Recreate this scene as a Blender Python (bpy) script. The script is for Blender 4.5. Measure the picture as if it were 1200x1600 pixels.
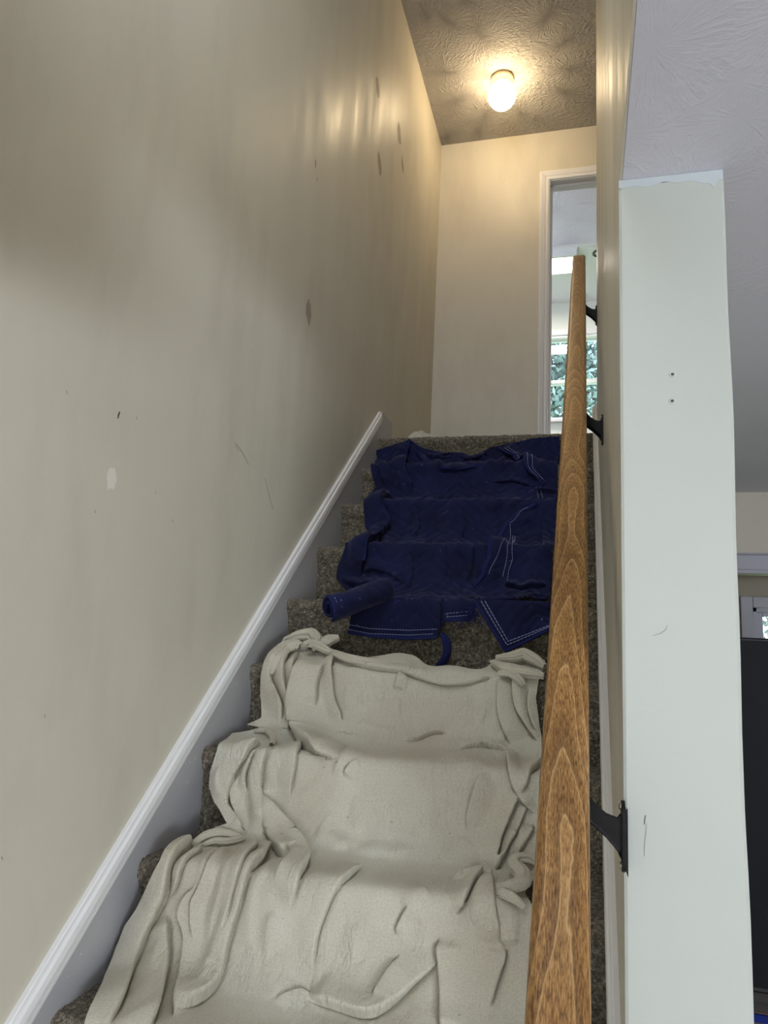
import bpy, bmesh, math, random
import numpy as np
from mathutils import Vector, Matrix, Euler

for o in list(bpy.data.objects):
    bpy.data.objects.remove(o, do_unlink=True)
SC = bpy.context.scene
COL = SC.collection
random.seed(7)
RNG = np.random.default_rng(11)

# ------------------------------------------------------------------ camera
CAM_Z = 1.67
cd = bpy.data.cameras.new('camera')
cam = bpy.data.objects.new('camera', cd)
COL.objects.link(cam)
fwd = Vector((-0.26011915, 0.94941789, 0.17590822))
rgt = Vector((0.96557582, 0.25554556, 0.04857782))
upv = Vector((-0.00116809, -0.18248874, 0.98320725))
m = Matrix.Identity(4)
for i in range(3):
    m[i][0] = rgt[i]; m[i][1] = upv[i]; m[i][2] = -fwd[i]
m[2][3] = CAM_Z
cam.matrix_world = m
cd.sensor_fit = 'VERTICAL'
cd.sensor_height = 24.0
cd.lens = 24.0 * 1157.65 / 1600.0
cd.clip_start = 0.02
SC.camera = cam

# ------------------------------------------------------------------ world, lights, exposure
w = bpy.data.worlds.new('sky'); SC.world = w
w.use_nodes = True
wn = w.node_tree.nodes
wn['Background'].inputs[0].default_value = (0.72, 0.84, 1.0, 1)
wn['Background'].inputs[1].default_value = 8.0

def area(name, loc, direction, sx, sy, power, color, spread=180):
    l = bpy.data.lights.new(name, 'AREA')
    l.shape = 'RECTANGLE'; l.size = sx; l.size_y = sy
    l.energy = power; l.color = color
    l.spread = math.radians(spread)
    o = bpy.data.objects.new(name, l); COL.objects.link(o)
    o.location = loc
    o.rotation_euler = Vector(direction).to_track_quat('-Z', 'Y').to_euler()
    return o
# daylight standing in the rear and side windows of the lower room, plus added stairwell fill
area('daylight_rear_window', (-0.30, -3.98, 1.50), (0, 1, 0), 1.1, 0.7, 9, (0.90, 0.97, 1.0))
area('daylight_side_window', (3.17, -2.9, 1.48), (-1, 0.15, 0), 1.6, 0.62, 132, (0.86, 0.93, 1.0))
area('stairwell_fill', (-0.43, 0.33, 3.90), (0, 1, -0.1), 0.66, 1.15, 8, (1.0, 0.97, 0.92))  # unseen fill lamp added to brighten the upper stairwell

SC.view_settings.view_transform = 'Standard'
SC.view_settings.look = 'None'
SC.view_settings.exposure = 0.0
SC.view_settings.gamma = 1.0
SC.view_settings.use_curve_mapping = False
SC.cycles.use_denoising = True
SC.cycles.max_bounces = 10
SC.cycles.diffuse_bounces = 6
SC.cycles.sample_clamp_indirect = 6.0

# ------------------------------------------------------------------ dimensions
XW, XL, XR, XP = -0.9165, -0.9045, 0.040, 0.054     # left wall, left skirt face, right skirt face, partition face
PT = 0.150                                           # partition thickness
Y1, RUN, RISE, ZTOP = 3.1443, 0.2372, 0.2, 2.6
SL = RISE / RUN
YE, ZC = 4.338, 4.957                                # upper end wall, upper ceiling
ZL = 2.407                                           # lower room ceiling
YCOL = 1.111                                         # near end of the partition
YPE = 3.12                                           # far end of the partition
YFAR = 6.76                                          # window wall of the far upper room
def nose(k):
    return Y1 - (k - 1) * RUN, ZTOP - (k - 1) * RISE

# ------------------------------------------------------------------ mesh helpers
def mesh_obj(name, verts, faces, mat, parent=None, smooth=False, edges=()):
    me = bpy.data.meshes.new(name)
    me.from_pydata([tuple(v) for v in verts], list(edges), [tuple(f) for f in faces])
    me.update()
    if smooth:
        me.polygons.foreach_set('use_smooth', [True] * len(me.polygons))
    o = bpy.data.objects.new(name, me)
    COL.objects.link(o)
    if mat: me.materials.append(mat)
    if parent: o.parent = parent
    return o

def grid_obj(name, P, mat, parent=None, smooth=True, uv=None):
    """P: array (n, m, 3) -> quad grid; uv: array (n, m, 2)"""
    n, mm = P.shape[:2]
    idx = np.arange(n * mm).reshape(n, mm)
    F = np.stack([idx[:-1, :-1], idx[:-1, 1:], idx[1:, 1:], idx[1:, :-1]], -1).reshape(-1, 4)
    me = bpy.data.meshes.new(name)
    me.vertices.add(n * mm); me.vertices.foreach_set('co', np.ascontiguousarray(P, dtype=np.float32).ravel())
    me.loops.add(F.size); me.loops.foreach_set('vertex_index', F.ravel().astype(np.int32))
    me.polygons.add(len(F))
    me.polygons.foreach_set('loop_start', np.arange(0, F.size, 4, dtype=np.int32))
    me.polygons.foreach_set('loop_total', np.full(len(F), 4, dtype=np.int32))
    if smooth:
        me.polygons.foreach_set('use_smooth', np.ones(len(F), dtype=bool))
    if uv is not None:
        ul = me.uv_layers.new(name='UVMap')
        ul.data.foreach_set('uv', uv.reshape(-1, 2)[F.ravel()].astype(np.float32).ravel())
    me.update(); me.validate()
    o = bpy.data.objects.new(name, me); COL.objects.link(o)
    me.materials.append(mat)
    if parent: o.parent = parent
    return o

class MB:
    """collects simple solids into one mesh"""
    def __init__(s): s.v = []; s.f = []
    def box(s, x0, x1, y0, y1, z0, z1):
        b = len(s.v)
        s.v += [(x, y, z) for z in (z0, z1) for y in (y0, y1) for x in (x0, x1)]
        s.f += [tuple(b + i for i in q) for q in ((0,2,3,1),(4,5,7,6),(0,1,5,4),(2,6,7,3),(0,4,6,2),(1,3,7,5))]
        return s
    def prism(s, poly, axis, a0, a1):
        """extrude a 2D polygon along an axis; poly in the two other axes, in xyz order"""
        b = len(s.v); n = len(poly)
        for a in (a0, a1):
            for p in poly:
                q = list(p); q.insert('xyz'.index(axis), a); s.v.append(tuple(q))
        s.f.append(tuple(b + i for i in range(n))[::-1]); s.f.append(tuple(b + n + i for i in range(n)))
        for i in range(n):
            j = (i + 1) % n
            s.f.append((b + i, b + j, b + n + j, b + n + i))
        return s
    def sweep(s, pts, prof, frame_up=(0, 0, 1), close=True):
        """sweep closed profile (list of 2D) along points"""
        b = len(s.v); n = len(prof)
        pts = [Vector(p) for p in pts]
        for i, p in enumerate(pts):
            t = (pts[min(i + 1, len(pts) - 1)] - pts[max(i - 1, 0)]).normalized()
            u = Vector(frame_up); sd = t.cross(u)
            if sd.length < 1e-6: sd = Vector((1, 0, 0))
            sd.normalize(); un = sd.cross(t).normalized()
            for a, c in prof: s.v.append(tuple(p + sd * a + un * c))
        for i in range(len(pts) - 1):
            for j in range(n):
                k = (j + 1) % n
                s.f.append((b + i*n + j, b + i*n + k, b + (i+1)*n + k, b + (i+1)*n + j))
        s.f.append(tuple(b + j for j in range(n))[::-1])
        s.f.append(tuple(b + (len(pts)-1)*n + j for j in range(n)))
        return s
    def lathe(s, prof, center, seg=32, ribs=0, ribamp=0.0):
        b = len(s.v); n = len(prof)
        for i in range(seg):
            a = 2 * math.pi * i / seg
            for (r, z) in prof:
                rr = r * (1 + ribamp * math.cos(ribs * a)) if ribs else r
                s.v.append((center[0] + rr*math.cos(a), center[1] + rr*math.sin(a), center[2] + z))
        for i in range(seg):
            k = (i + 1) % seg
            for j in range(n - 1):
                s.f.append((b + i*n + j, b + k*n + j, b + k*n + j + 1, b + i*n + j + 1))
        return s
    def build(s, name, mat, parent=None, smooth=False, bevel=0, seg=2):
        o = mesh_obj(name, s.v, s.f, mat, parent, smooth)
        bm = bmesh.new(); bm.from_mesh(o.data)
        bmesh.ops.recalc_face_normals(bm, faces=bm.faces)
        bm.to_mesh(o.data); bm.free()
        if smooth:
            o.data.polygons.foreach_set('use_smooth', [True] * len(o.data.polygons))
        if bevel:
            md = o.modifiers.new('bevel', 'BEVEL'); md.width = bevel; md.segments = seg; md.limit_method = 'ANGLE'
        return o

def circ(r, n=8, sx=1.0, sy=1.0):
    return [(r*sx*math.cos(2*math.pi*i/n), r*sy*math.sin(2*math.pi*i/n)) for i in range(n)]

def empty(name, loc, label=None, cat=None, group=None):
    o = bpy.data.objects.new(name, None); COL.objects.link(o); o.location = loc
    o.empty_display_size = 0.05
    if label: o['label'] = label
    if cat: o['category'] = cat
    if group: o['group'] = group
    return o
def tag(o, label, cat, group=None):
    o['label'] = label; o['category'] = cat
    if group: o['group'] = group
    return o
def struct(o, label=None, cat=None):
    o['kind'] = 'structure'
    if label: o['label'] = label
    if cat: o['category'] = cat
    return o
def keep(o, parent):
    """parent without moving the child (parents only carry a translation)"""
    o.parent = parent
    o.matrix_parent_inverse = Matrix.Translation(parent.location).inverted()
    return o

# ------------------------------------------------------------------ materials
def srgb(r, g, b):
    f = lambda c: c / 12.92 if c <= 0.04045 else ((c + 0.055) / 1.055) ** 2.4
    return (f(r/255), f(g/255), f(b/255), 1)

class M:
    """small node builder"""
    def __init__(s, name, color=(0.5, 0.5, 0.5, 1), rough=0.6, spec=0.5, metal=0.0):
        s.m = bpy.data.materials.new(name); s.m.use_nodes = True
        s.nt = s.m.node_tree; s.b = s.nt.nodes['Principled BSDF']
        s.b.inputs['Base Color'].default_value = color
        s.b.inputs['Roughness'].default_value = rough
        s.b.inputs['Specular IOR Level'].default_value = spec
        s.b.inputs['Metallic'].default_value = metal
        s._co = None
    def n(s, t, **k):
        x = s.nt.nodes.new(t)
        for a, v in k.items(): setattr(x, a, v)
        return x
    def l(s, a, b): s.nt.links.new(a, b)
    def coord(s, scale=(1, 1, 1), kind='Object'):
        if s._co is None: s._co = s.n('ShaderNodeTexCoord')
        mp = s.n('ShaderNodeMapping'); mp.inputs['Scale'].default_value = scale
        s.l(s._co.outputs[kind], mp.inputs['Vector']); return mp.outputs[0]
    def noise(s, scale, vec=None, detail=3, rough=0.55, dist=0.0):
        x = s.n('ShaderNodeTexNoise'); x.inputs['Scale'].default_value = scale
        x.inputs['Detail'].default_value = detail; x.inputs['Roughness'].default_value = rough
        x.inputs['Distortion'].default_value = dist
        s.l(vec if vec is not None else s.coord(), x.inputs['Vector']); return x.outputs['Fac']
    def ramp(s, fac, stops):
        x = s.n('ShaderNodeValToRGB'); e = x.color_ramp.elements
        while len(e) < len(stops): e.new(0.5)
        for el, (p, c) in zip(e, stops):
            el.position = p; el.color = c if len(c) == 4 else (*c, 1)
        s.l(fac, x.inputs[0]); return x.outputs[0]
    def math(s, op, a, b=None, c=None):
        x = s.n('ShaderNodeMath', operation=op)
        for i, v in enumerate((a, b, c)):
            if v is None: continue
            if isinstance(v, (int, float)): x.inputs[i].default_value = v
            else: s.l(v, x.inputs[i])
        return x.outputs[0]
    def mix(s, fac, a, b, blend='MIX'):
        x = s.n('ShaderNodeMix', data_type='RGBA', blend_type=blend)
        for i, v in ((0, fac), (6, a), (7, b)):
            if isinstance(v, (int, float)): x.inputs[i].default_value = v
            elif isinstance(v, tuple): x.inputs[i].default_value = v
            else: s.l(v, x.inputs[i])
        return x.outputs[2]
    def color(s, c): s.l(c, s.b.inputs['Base Color']); return s
    def rough(s, c): s.l(c, s.b.inputs['Roughness']); return s
    def bump(s, h, strength=0.3, dist=0.01, prev=None):
        x = s.n('ShaderNodeBump'); x.inputs['Strength'].default_value = strength
        x.inputs['Distance'].default_value = dist
        s.l(h, x.inputs['Height'])
        if prev is not None: s.l(prev, x.inputs['Normal'])
        s.l(x.outputs[0], s.b.inputs['Normal']); return x.outputs[0]

def paint(name, c, rough=0.42, var=0.05, bump=0.12, streak=0.0):
    t = M(name, c, rough)
    n1 = t.noise(2.2, detail=4)
    d = tuple(x * (1 - var) for x in c[:3]) + (1,); e = tuple(min(1, x * (1 + var)) for x in c[:3]) + (1,)
    c_ = t.ramp(n1, [(0.3, d), (0.7, e)])
    if streak:      # hand smudges and scuffs, running down the wall
        sm = t.ramp(t.noise(1.0, t.coord((5, 5, 1.6)), detail=5, rough=0.6), [(0.50, (1, 1, 1)), (0.72, (0.88, 0.87, 0.86))])
        c_ = t.mix(0.8, c_, sm, 'MULTIPLY')
    t.color(c_)
    p = t.bump(t.noise(95, detail=2), bump, 0.004)
    if streak:
        p = t.bump(t.noise(1.0, t.coord((14, 14, 1.1)), detail=3, dist=0.3), streak, 0.012, p)
        n2 = t.noise(1.0, t.coord((9, 9, 1.6)), detail=4)
        mr = t.n('ShaderNodeMapRange'); t.l(n2, mr.inputs[0])
        mr.inputs[1].default_value = 0.3; mr.inputs[2].default_value = 0.7
        mr.inputs[3].default_value = rough - 0.08; mr.inputs[4].default_value = rough + 0.12
        t.rough(mr.outputs[0])
    return t.m

def stomp(name, c, strength=0.5, scale=3.2):
    """crow's-foot brushed ceiling: voronoi cells with radial streaks"""
    t = M(name, c, 0.75, 0.3)
    co = t.coord((1, 1, 0.001))
    v = t.n('ShaderNodeTexVoronoi'); v.inputs['Scale'].default_value = scale; v.inputs['Randomness'].default_value = 1.0
    t.l(co, v.inputs['Vector'])
    sub = t.n('ShaderNodeVectorMath', operation='SUBTRACT')
    sc = t.n('ShaderNodeVectorMath', operation='SCALE'); sc.inputs['Scale'].default_value = scale
    t.l(co, sc.inputs[0]); 
    sc2 = t.n('ShaderNodeVectorMath', operation='SCALE'); sc2.inputs['Scale'].default_value = scale
    t.l(v.outputs['Position'], sc2.inputs[0])
    t.l(sc.outputs[0], sub.inputs[0]); t.l(sc2.outputs[0], sub.inputs[1])
    sp = t.n('ShaderNodeSeparateXYZ'); t.l(sub.outputs[0], sp.inputs[0])
    ang = t.math('ARCTAN2', sp.outputs[1], sp.outputs[0])
    cx = t.math('COSINE', ang); sy = t.math('SINE', ang)
    cb = t.n('ShaderNodeCombineXYZ')
    t.l(t.math('MULTIPLY', cx, 7.0), cb.inputs[0]); t.l(t.math('MULTIPLY', sy, 7.0), cb.inputs[1])
    t.l(t.math('MULTIPLY', v.outputs['Distance'], 5.0), cb.inputs[2])
    addc = t.n('ShaderNodeVectorMath', operation='ADD'); t.l(cb.outputs[0], addc.inputs[0]); t.l(sc2.outputs[0], addc.inputs[1])
    streaks = t.noise(1.0, addc.outputs[0], detail=3, rough=0.6)
    fine = t.noise(55, co, detail=3, rough=0.6, dist=0.6)
    ridge = t.math('ABSOLUTE', t.math('SUBTRACT', streaks, 0.5))
    h = t.math('ADD', t.math('MULTIPLY', ridge, 2.2), t.math('MULTIPLY', fine, 0.75))
    t.bump(h, strength, 0.012)
    n1 = t.noise(1.5, co)
    t.color(t.ramp(n1, [(0.3, tuple(x*0.96 for x in c[:3]) + (1,)), (0.7, c)]))
    return t.m

MAT = {}
MAT['wall'] = paint('greige_wall_paint', srgb(203, 197, 181), 0.44, 0.03, 0.06, streak=0.03)
MAT['wall_plain'] = paint('greige_wall_paint_plain', srgb(205, 197, 182), 0.5, 0.03, 0.10)
MAT['column'] = paint('pale_end_paint', srgb(187, 191, 183), 0.5, 0.015, 0.06)
MAT['fresh'] = paint('fresh_white_paint', srgb(190, 198, 201), 0.5, 0.01, 0.1)
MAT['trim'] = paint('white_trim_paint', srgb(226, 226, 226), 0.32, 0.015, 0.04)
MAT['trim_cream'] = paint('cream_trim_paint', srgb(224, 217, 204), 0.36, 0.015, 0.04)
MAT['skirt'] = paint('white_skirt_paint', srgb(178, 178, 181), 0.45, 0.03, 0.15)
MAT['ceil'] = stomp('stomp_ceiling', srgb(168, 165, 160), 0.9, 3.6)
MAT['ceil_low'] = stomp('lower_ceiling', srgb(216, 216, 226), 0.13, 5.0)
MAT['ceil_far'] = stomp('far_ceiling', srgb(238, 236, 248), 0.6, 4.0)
MAT['patch_dark'] = M('scuffed_paint', srgb(158, 147, 134), 0.6).m
MAT['patch_light'] = M('filler_patch', srgb(222, 217, 207), 0.7).m
MAT['scratch'] = M('scratch_and_hole_dark', srgb(70, 60, 52), 0.6).m
MAT['iron'] = M('black_iron', srgb(17, 16, 16), 0.55, 0.22)
MAT['iron'].bump(MAT['iron'].noise(60), 0.25, 0.004); MAT['iron'] = MAT['iron'].m
MAT['chrome'] = M('screw_metal', srgb(190, 185, 175), 0.3, 0.5, 0.9).m
MAT['brass'] = M('lamp_base_enamel', srgb(200, 180, 140), 0.35, 0.5).m
MAT['dark_room'] = paint('shaded_wall_paint', srgb(168, 156, 142), 0.6, 0.04, 0.1)  # wall paint darkened: the alcove's shade is put into the colour
MAT['black'] = M('black_plastic', srgb(14, 14, 16), 0.35, 0.4).m
MAT['screen'] = M('tv_screen', srgb(9, 11, 17), 0.5, 0.12).m
MAT['blue_edge'] = M('blue_edge', srgb(12, 32, 98), 0.7, 0.15).m
MAT['frame_grey'] = paint('grey_window_frame', srgb(176, 174, 186), 0.45, 0.02, 0.05)

def wood_dark():
    t = M('brown_cabinet_wood', srgb(60, 48, 44), 0.7, 0.2)
    n = t.noise(6, t.coord((1, 6, 10)), detail=4)
    t.color(t.ramp(n, [(0.3, srgb(64, 52, 48)), (0.7, srgb(96, 80, 72))])); return t.m
MAT['cabinet'] = wood_dark()

def carpet():
    t = M('brown_carpet', srgb(90, 80, 70), 0.95, 0.1)
    co = t.coord()
    v = t.n('ShaderNodeTexVoronoi'); v.inputs['Scale'].default_value = 190; t.l(co, v.inputs['Vector'])
    n1 = t.noise(105, co, detail=4, rough=0.72)
    n2 = t.noise(9, co, detail=2)
    c = t.ramp(n1, [(0.33, srgb(72, 65, 54)), (0.45, srgb(132, 122, 104)), (0.55, srgb(172, 162, 141)), (0.68, srgb(236, 226, 202))])
    c = t.mix(t.math('MULTIPLY', v.outputs['Distance'], 0.75), c, srgb(46, 40, 36))
    c = t.mix(0.35, c, t.ramp(n2, [(0.35, srgb(150, 142, 130)), (0.65, srgb(215, 206, 190))]), 'MULTIPLY')
    c2 = t.mix(0.12, c, srgb(140, 130, 112))
    t.color(c2)
    h = t.math('SUBTRACT', n1, t.math('MULTIPLY', v.outputs['Distance'], 0.8))
    t.bump(h, 0.9, 0.01)
    t.b.inputs['Sheen Weight'].default_value = 0.15
    return t.m
MAT['carpet'] = carpet()

def rail_wood():
    t = M('stained_rail_wood', srgb(120, 82, 46), 0.36, 0.4)
    co = t.coord()
    sp = t.n('ShaderNodeSeparateXYZ'); t.l(co, sp.inputs[0])
    x, y = sp.outputs[0], sp.outputs[1]
    # cathedral grain: level lines of (across^2 - along) bent by slow noise
    slow = t.math('SUBTRACT', t.noise(1.0, t.coord((9, 2.6, 9)), detail=1, rough=0.4), 0.5)
    drift = t.math('MULTIPLY', t.math('SUBTRACT', t.noise(1.0, t.coord((0.01, 2.3, 0.01)), detail=1), 0.5), 0.028)
    jag = t.math('SUBTRACT', t.noise(1.0, t.coord((110, 20, 110)), detail=3, rough=0.65), 0.5)
    xc = t.math('SUBTRACT', x, drift)
    par = t.math('MULTIPLY', t.math('POWER', t.math('ABSOLUTE', t.math('MULTIPLY', xc, 33.0)), 1.7), 0.30)
    f = t.math('ADD', par, y)
    f = t.math('ADD', f, t.math('MULTIPLY', slow, 0.85))
    f = t.math('ADD', f, t.math('MULTIPLY', jag, 0.05))
    fr = t.math('FRACT', t.math('MULTIPLY', f, 6.4))
    line = t.ramp(fr, [(0.0, (0.8, 0.8, 0.8)), (0.03, (0.15, 0.15, 0.15)), (0.25, (0.0, 0.0, 0.0)), (0.86, (0.1, 0.1, 0.1)), (0.95, (0.35, 0.35, 0.35)), (0.975, (1, 1, 1)), (1.0, (1, 1, 1))])
    shade = t.ramp(fr, [(0.0, (0.50, 0.45, 0.40)), (0.35, (0.76, 0.74, 0.71)), (0.92, (1, 1, 1)), (1.0, (0.7, 0.68, 0.65))])
    pores = t.noise(1.0, t.coord((620, 75, 620)), detail=3, rough=0.7)
    blotch = t.noise(1.0, t.coord((26, 6, 26)), detail=4, rough=0.6)
    big = t.noise(1.0, t.coord((3, 0.8, 3)), detail=1)
    c = t.ramp(pores, [(0.30, srgb(78, 50, 22)), (0.43, srgb(136, 96, 51)), (0.55, srgb(178, 133, 78)), (0.72, srgb(208, 166, 108))])
    c = t.mix(0.8, c, shade, 'MULTIPLY')
    c = t.mix(0.7, c, t.ramp(blotch, [(0.32, (0.58, 0.54, 0.49, 1)), (0.60, (1, 1, 1, 1))]), 'MULTIPLY')
    c = t.mix(t.math('MULTIPLY', line, 0.55), c, srgb(226, 186, 128))
    c = t.mix(0.45, c, t.ramp(big, [(0.35, (0.70, 0.68, 0.68, 1)), (0.6, (1, 1, 1, 1))]), 'MULTIPLY')
    t.color(c)
    t.bump(t.math('ADD', pores, t.math('MULTIPLY', line, 0.6)), 0.16, 0.003)
    return t.m
MAT['rail'] = rail_wood()

def canvas():
    t = M('beige_canvas', srgb(182, 175, 158), 0.9, 0.15)
    uv = t.coord((1, 1, 1), 'UV')
    n = t.noise(3.0, uv, detail=4); n3 = t.noise(14, uv, detail=3)
    c = t.ramp(n, [(0.3, srgb(190, 182, 164)), (0.55, srgb(200, 196, 181)), (0.75, srgb(207, 204, 192))])
    c = t.mix(t.math('MULTIPLY', t.math('GREATER_THAN', t.noise(70, uv, detail=1), 0.78), 0.5), c, srgb(120, 108, 92))
    fl = t.math('GREATER_THAN', t.noise(95, uv, detail=0), 0.885)
    c = t.mix(t.math('MULTIPLY', fl, 0.6), c, srgb(232, 230, 222))
    t.color(c)
    wa = t.noise(1.0, t.coord((520, 50, 1), 'UV'), detail=2); wb = t.noise(1.0, t.coord((50, 520, 1), 'UV'), detail=2)
    wv = t.math('ADD', wa, wb)
    p = t.bump(wv, 0.5, 0.003)
    c = t.mix(0.8, c, t.ramp(wv, [(0.30, (0.70, 0.69, 0.67, 1)), (0.62, (1, 1, 1, 1))]), 'MULTIPLY')
    c = t.mix(0.6, c, t.ramp(t.noise(240, uv, detail=2, rough=0.7), [(0.34, (0.78, 0.77, 0.75, 1)), (0.58, (1, 1, 1, 1))]), 'MULTIPLY')
    t.color(c)
    cr = t.noise(1.0, t.coord((34, 12, 1), 'UV'), detail=3, rough=0.55, dist=0.4)
    rid = t.math('POWER', t.math('SUBTRACT', 1.0, t.math('ABSOLUTE', t.math('MULTIPLY', t.math('SUBTRACT', cr, 0.5), 3.0))), 6.0)
    msk = t.ramp(t.noise(5.5, uv, detail=1), [(0.42, (0, 0, 0)), (0.62, (1, 1, 1))])
    p = t.bump(t.math('MULTIPLY', rid, msk), 0.35, 0.006, p)
    t.bump(n3, 0.18, 0.01, p)
    t.b.inputs['Sheen Weight'].default_value = 0.1
    return t.m
MAT['canvas'] = canvas()
MAT['canvas_thread'] = M('pale_canvas_thread', srgb(206, 200, 186), 0.9).m

def quilt():
    t = M('navy_quilting', srgb(34, 42, 96), 0.85, 0.2)
    uv = t.coord((1, 1, 1), 'UV')
    sp = t.n('ShaderNodeSeparateXYZ'); t.l(uv, sp.inputs[0])
    wob = t.noise(5.0, uv, detail=3)
    zig = t.math('PINGPONG', sp.outputs[0], 0.16)
    f = t.math('ADD', sp.outputs[1], t.math('MULTIPLY', zig, 0.8))
    f = t.math('ADD', f, t.math('MULTIPLY', wob, 0.03))
    fr = t.math('FRACT', t.math('MULTIPLY', f, 28.0))
    seam = t.math('ABSOLUTE', t.math('SUBTRACT', fr, 0.5))           # 0 at the seam
    puff = t.math('POWER', t.math('MULTIPLY', seam, 2.0), 0.5)
    fuzz = t.noise(260, uv, detail=3, rough=0.7)
    n = t.noise(7, uv, detail=4)
    c = t.ramp(n, [(0.3, srgb(12, 15, 42)), (0.7, srgb(22, 27, 66))])
    c = t.mix(t.math('MULTIPLY', t.math('SUBTRACT', fuzz, 0.3), 0.35), c, srgb(40, 48, 100))
    dash = t.math('GREATER_THAN', t.noise(34, uv, detail=2), 0.65)
    th = t.math('MULTIPLY', t.math('LESS_THAN', seam, 0.05), dash)
    c = t.mix(t.math('MULTIPLY', th, 0.45), c, srgb(96, 104, 150))
    lint = t.math('GREATER_THAN', t.noise(120, uv, detail=1), 0.80)
    c = t.mix(t.math('MULTIPLY', lint, 0.25), c, srgb(80, 88, 120))
    t.color(c)
    p = t.bump(puff, 0.55, 0.006)
    t.bump(fuzz, 0.35, 0.003, p)
    t.b.inputs['Sheen Weight'].default_value = 0.14; t.b.inputs['Sheen Tint'].default_value = (0.5, 0.55, 0.9, 1)
    return t.m
MAT['quilt'] = quilt()
MAT['binding'] = M('navy_binding', srgb(30, 40, 108), 0.75, 0.25)
MAT['binding'].bump(MAT['binding'].noise(400), 0.3, 0.002); MAT['binding'] = MAT['binding'].m
MAT['binding_dull'] = M('dull_navy_binding', srgb(26, 32, 78), 0.85, 0.2)
MAT['binding_dull'].bump(MAT['binding_dull'].noise(300), 0.4, 0.002); MAT['binding_dull'] = MAT['binding_dull'].m
MAT['thread'] = M('white_thread', srgb(150, 158, 200), 0.8).m
MAT['lint'] = M('white_lint', srgb(228, 228, 226), 0.9).m

def emit(name, c, strength):
    mm = bpy.data.materials.new(name); mm.use_nodes = True
    nt = mm.node_tree; nt.nodes.remove(nt.nodes['Principled BSDF'])
    e = nt.nodes.new('ShaderNodeEmission'); e.inputs[0].default_value = c; e.inputs[1].default_value = strength
    nt.links.new(e.outputs[0], nt.nodes['Material Output'].inputs[0]); return mm
MAT['globe'] = emit('lit_globe_glass', (1.0, 0.75, 0.44, 1), 45.0)
MAT['diffuser'] = emit('lit_diffuser', (1.0, 0.90, 0.78, 1), 45.0)
def glass():
    t = M('window_glass', (1, 1, 1, 1), 0.02, 0.5)
    nt = t.nt; tr = t.n('ShaderNodeBsdfTransparent'); gl = t.n('ShaderNodeBsdfGlossy'); gl.inputs['Roughness'].default_value = 0.02
    mx = t.n('ShaderNodeMixShader'); mx.inputs[0].default_value = 0.05
    t.l(tr.outputs[0], mx.inputs[1]); t.l(gl.outputs[0], mx.inputs[2])
    t.l(mx.outputs[0], nt.nodes['Material Output'].inputs[0]); return t.m
MAT['glass'] = glass()
MAT['leaf'] = M('leaf_green', srgb(70, 120, 62), 0.6)
MAT['leaf'].color(MAT['leaf'].ramp(MAT['leaf'].noise(3), [(0.3, srgb(66, 90, 84)), (0.7, srgb(116, 136, 124))])); MAT['leaf'] = MAT['leaf'].m
MAT['bark'] = M('bark', srgb(84, 70, 58), 0.9).m
MAT['grass'] = M('lawn', srgb(96, 128, 74), 0.9).m

# ================================================================== STRUCTURE
# left wall, both storeys
wall_left = struct(MB().box(XW - 0.12, XW, -4.0, YE, -0.02, ZC + 0.1).build('wall_left', MAT['wall']))
# partition between stairs and lower room
wall_right = struct(MB().box(XP, XP + PT, YCOL, YPE, 0, ZTOP - 0.001).box(XP, XP + PT, YPE, 4.12, 0, ZTOP - 0.2).build('wall_right', MAT['wall']))
b = MB()
b.box(XP, XP + PT, 0.35, YPE, ZTOP, ZC)          # upper storey over the stair opening
b.box(XP, XP + 0.004, 0.35, YCOL, ZL - 0.0005, ZTOP)   # floor edge between column and header
b.build('upper_face', MAT['wall'], wall_right)
# pale end face of the partition, a skim coat 2 mm proud with a slightly uneven bead
n = 44
vs = []; fs = []
zs = np.linspace(0.02, ZL - 0.012, n)
for i, z in enumerate(zs):
    wob = 0.0012 * math.sin(7 * z) + 0.0008 * math.sin(19 * z + 1)
    for x, y in ((XP - 0.0012, YCOL + 0.006), (XP - 0.0012, YCOL - 0.001), (XP + 0.003, YCOL - 0.003),
                 (XP + PT - 0.003 + wob, YCOL - 0.003), (XP + PT + 0.0015 + wob, YCOL), (XP + PT + 0.0015 + wob, YCOL + 0.02)):
        vs.append((x, y, z))
for i in range(n - 1):
    for j in range(5):
        a = i * 6 + j; fs.append((a, a + 1, a + 7, a + 6))
mesh_obj('end_face', vs, fs, MAT['column'], wall_right)
# brushed band of fresh paint under the ceiling
top = [(XP - 0.001 + t * (PT + 0.001), ZL - 0.0005) for t in np.linspace(0, 1, 24)]
bot = [(x, ZL - 0.012 - 0.006 * t - 0.0025 * math.sin(9 * t) - 0.002 * math.sin(23 * t + 1) + (-0.010 if 0.90 < t < 0.95 else 0))
       for (x, z), t in zip(top, np.linspace(0, 1, 24))]
vs = [(x, YCOL - 0.0036, z) for x, z in top] + [(x, YCOL - 0.0036, z) for x, z in bot] + \
     [(x, YCOL + 0.001, z) for x, z in top] + [(x, YCOL + 0.001, z) for x, z in bot]
fs = []
for i in range(23):
    fs += [(i, i + 24, i + 25, i + 1), (i + 24, i + 72, i + 73, i + 25)]
fs += [(0, 48, 72, 24), (23, 47, 95, 71)]
mesh_obj('paint_band', vs, fs, MAT['fresh'], wall_right)
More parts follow.
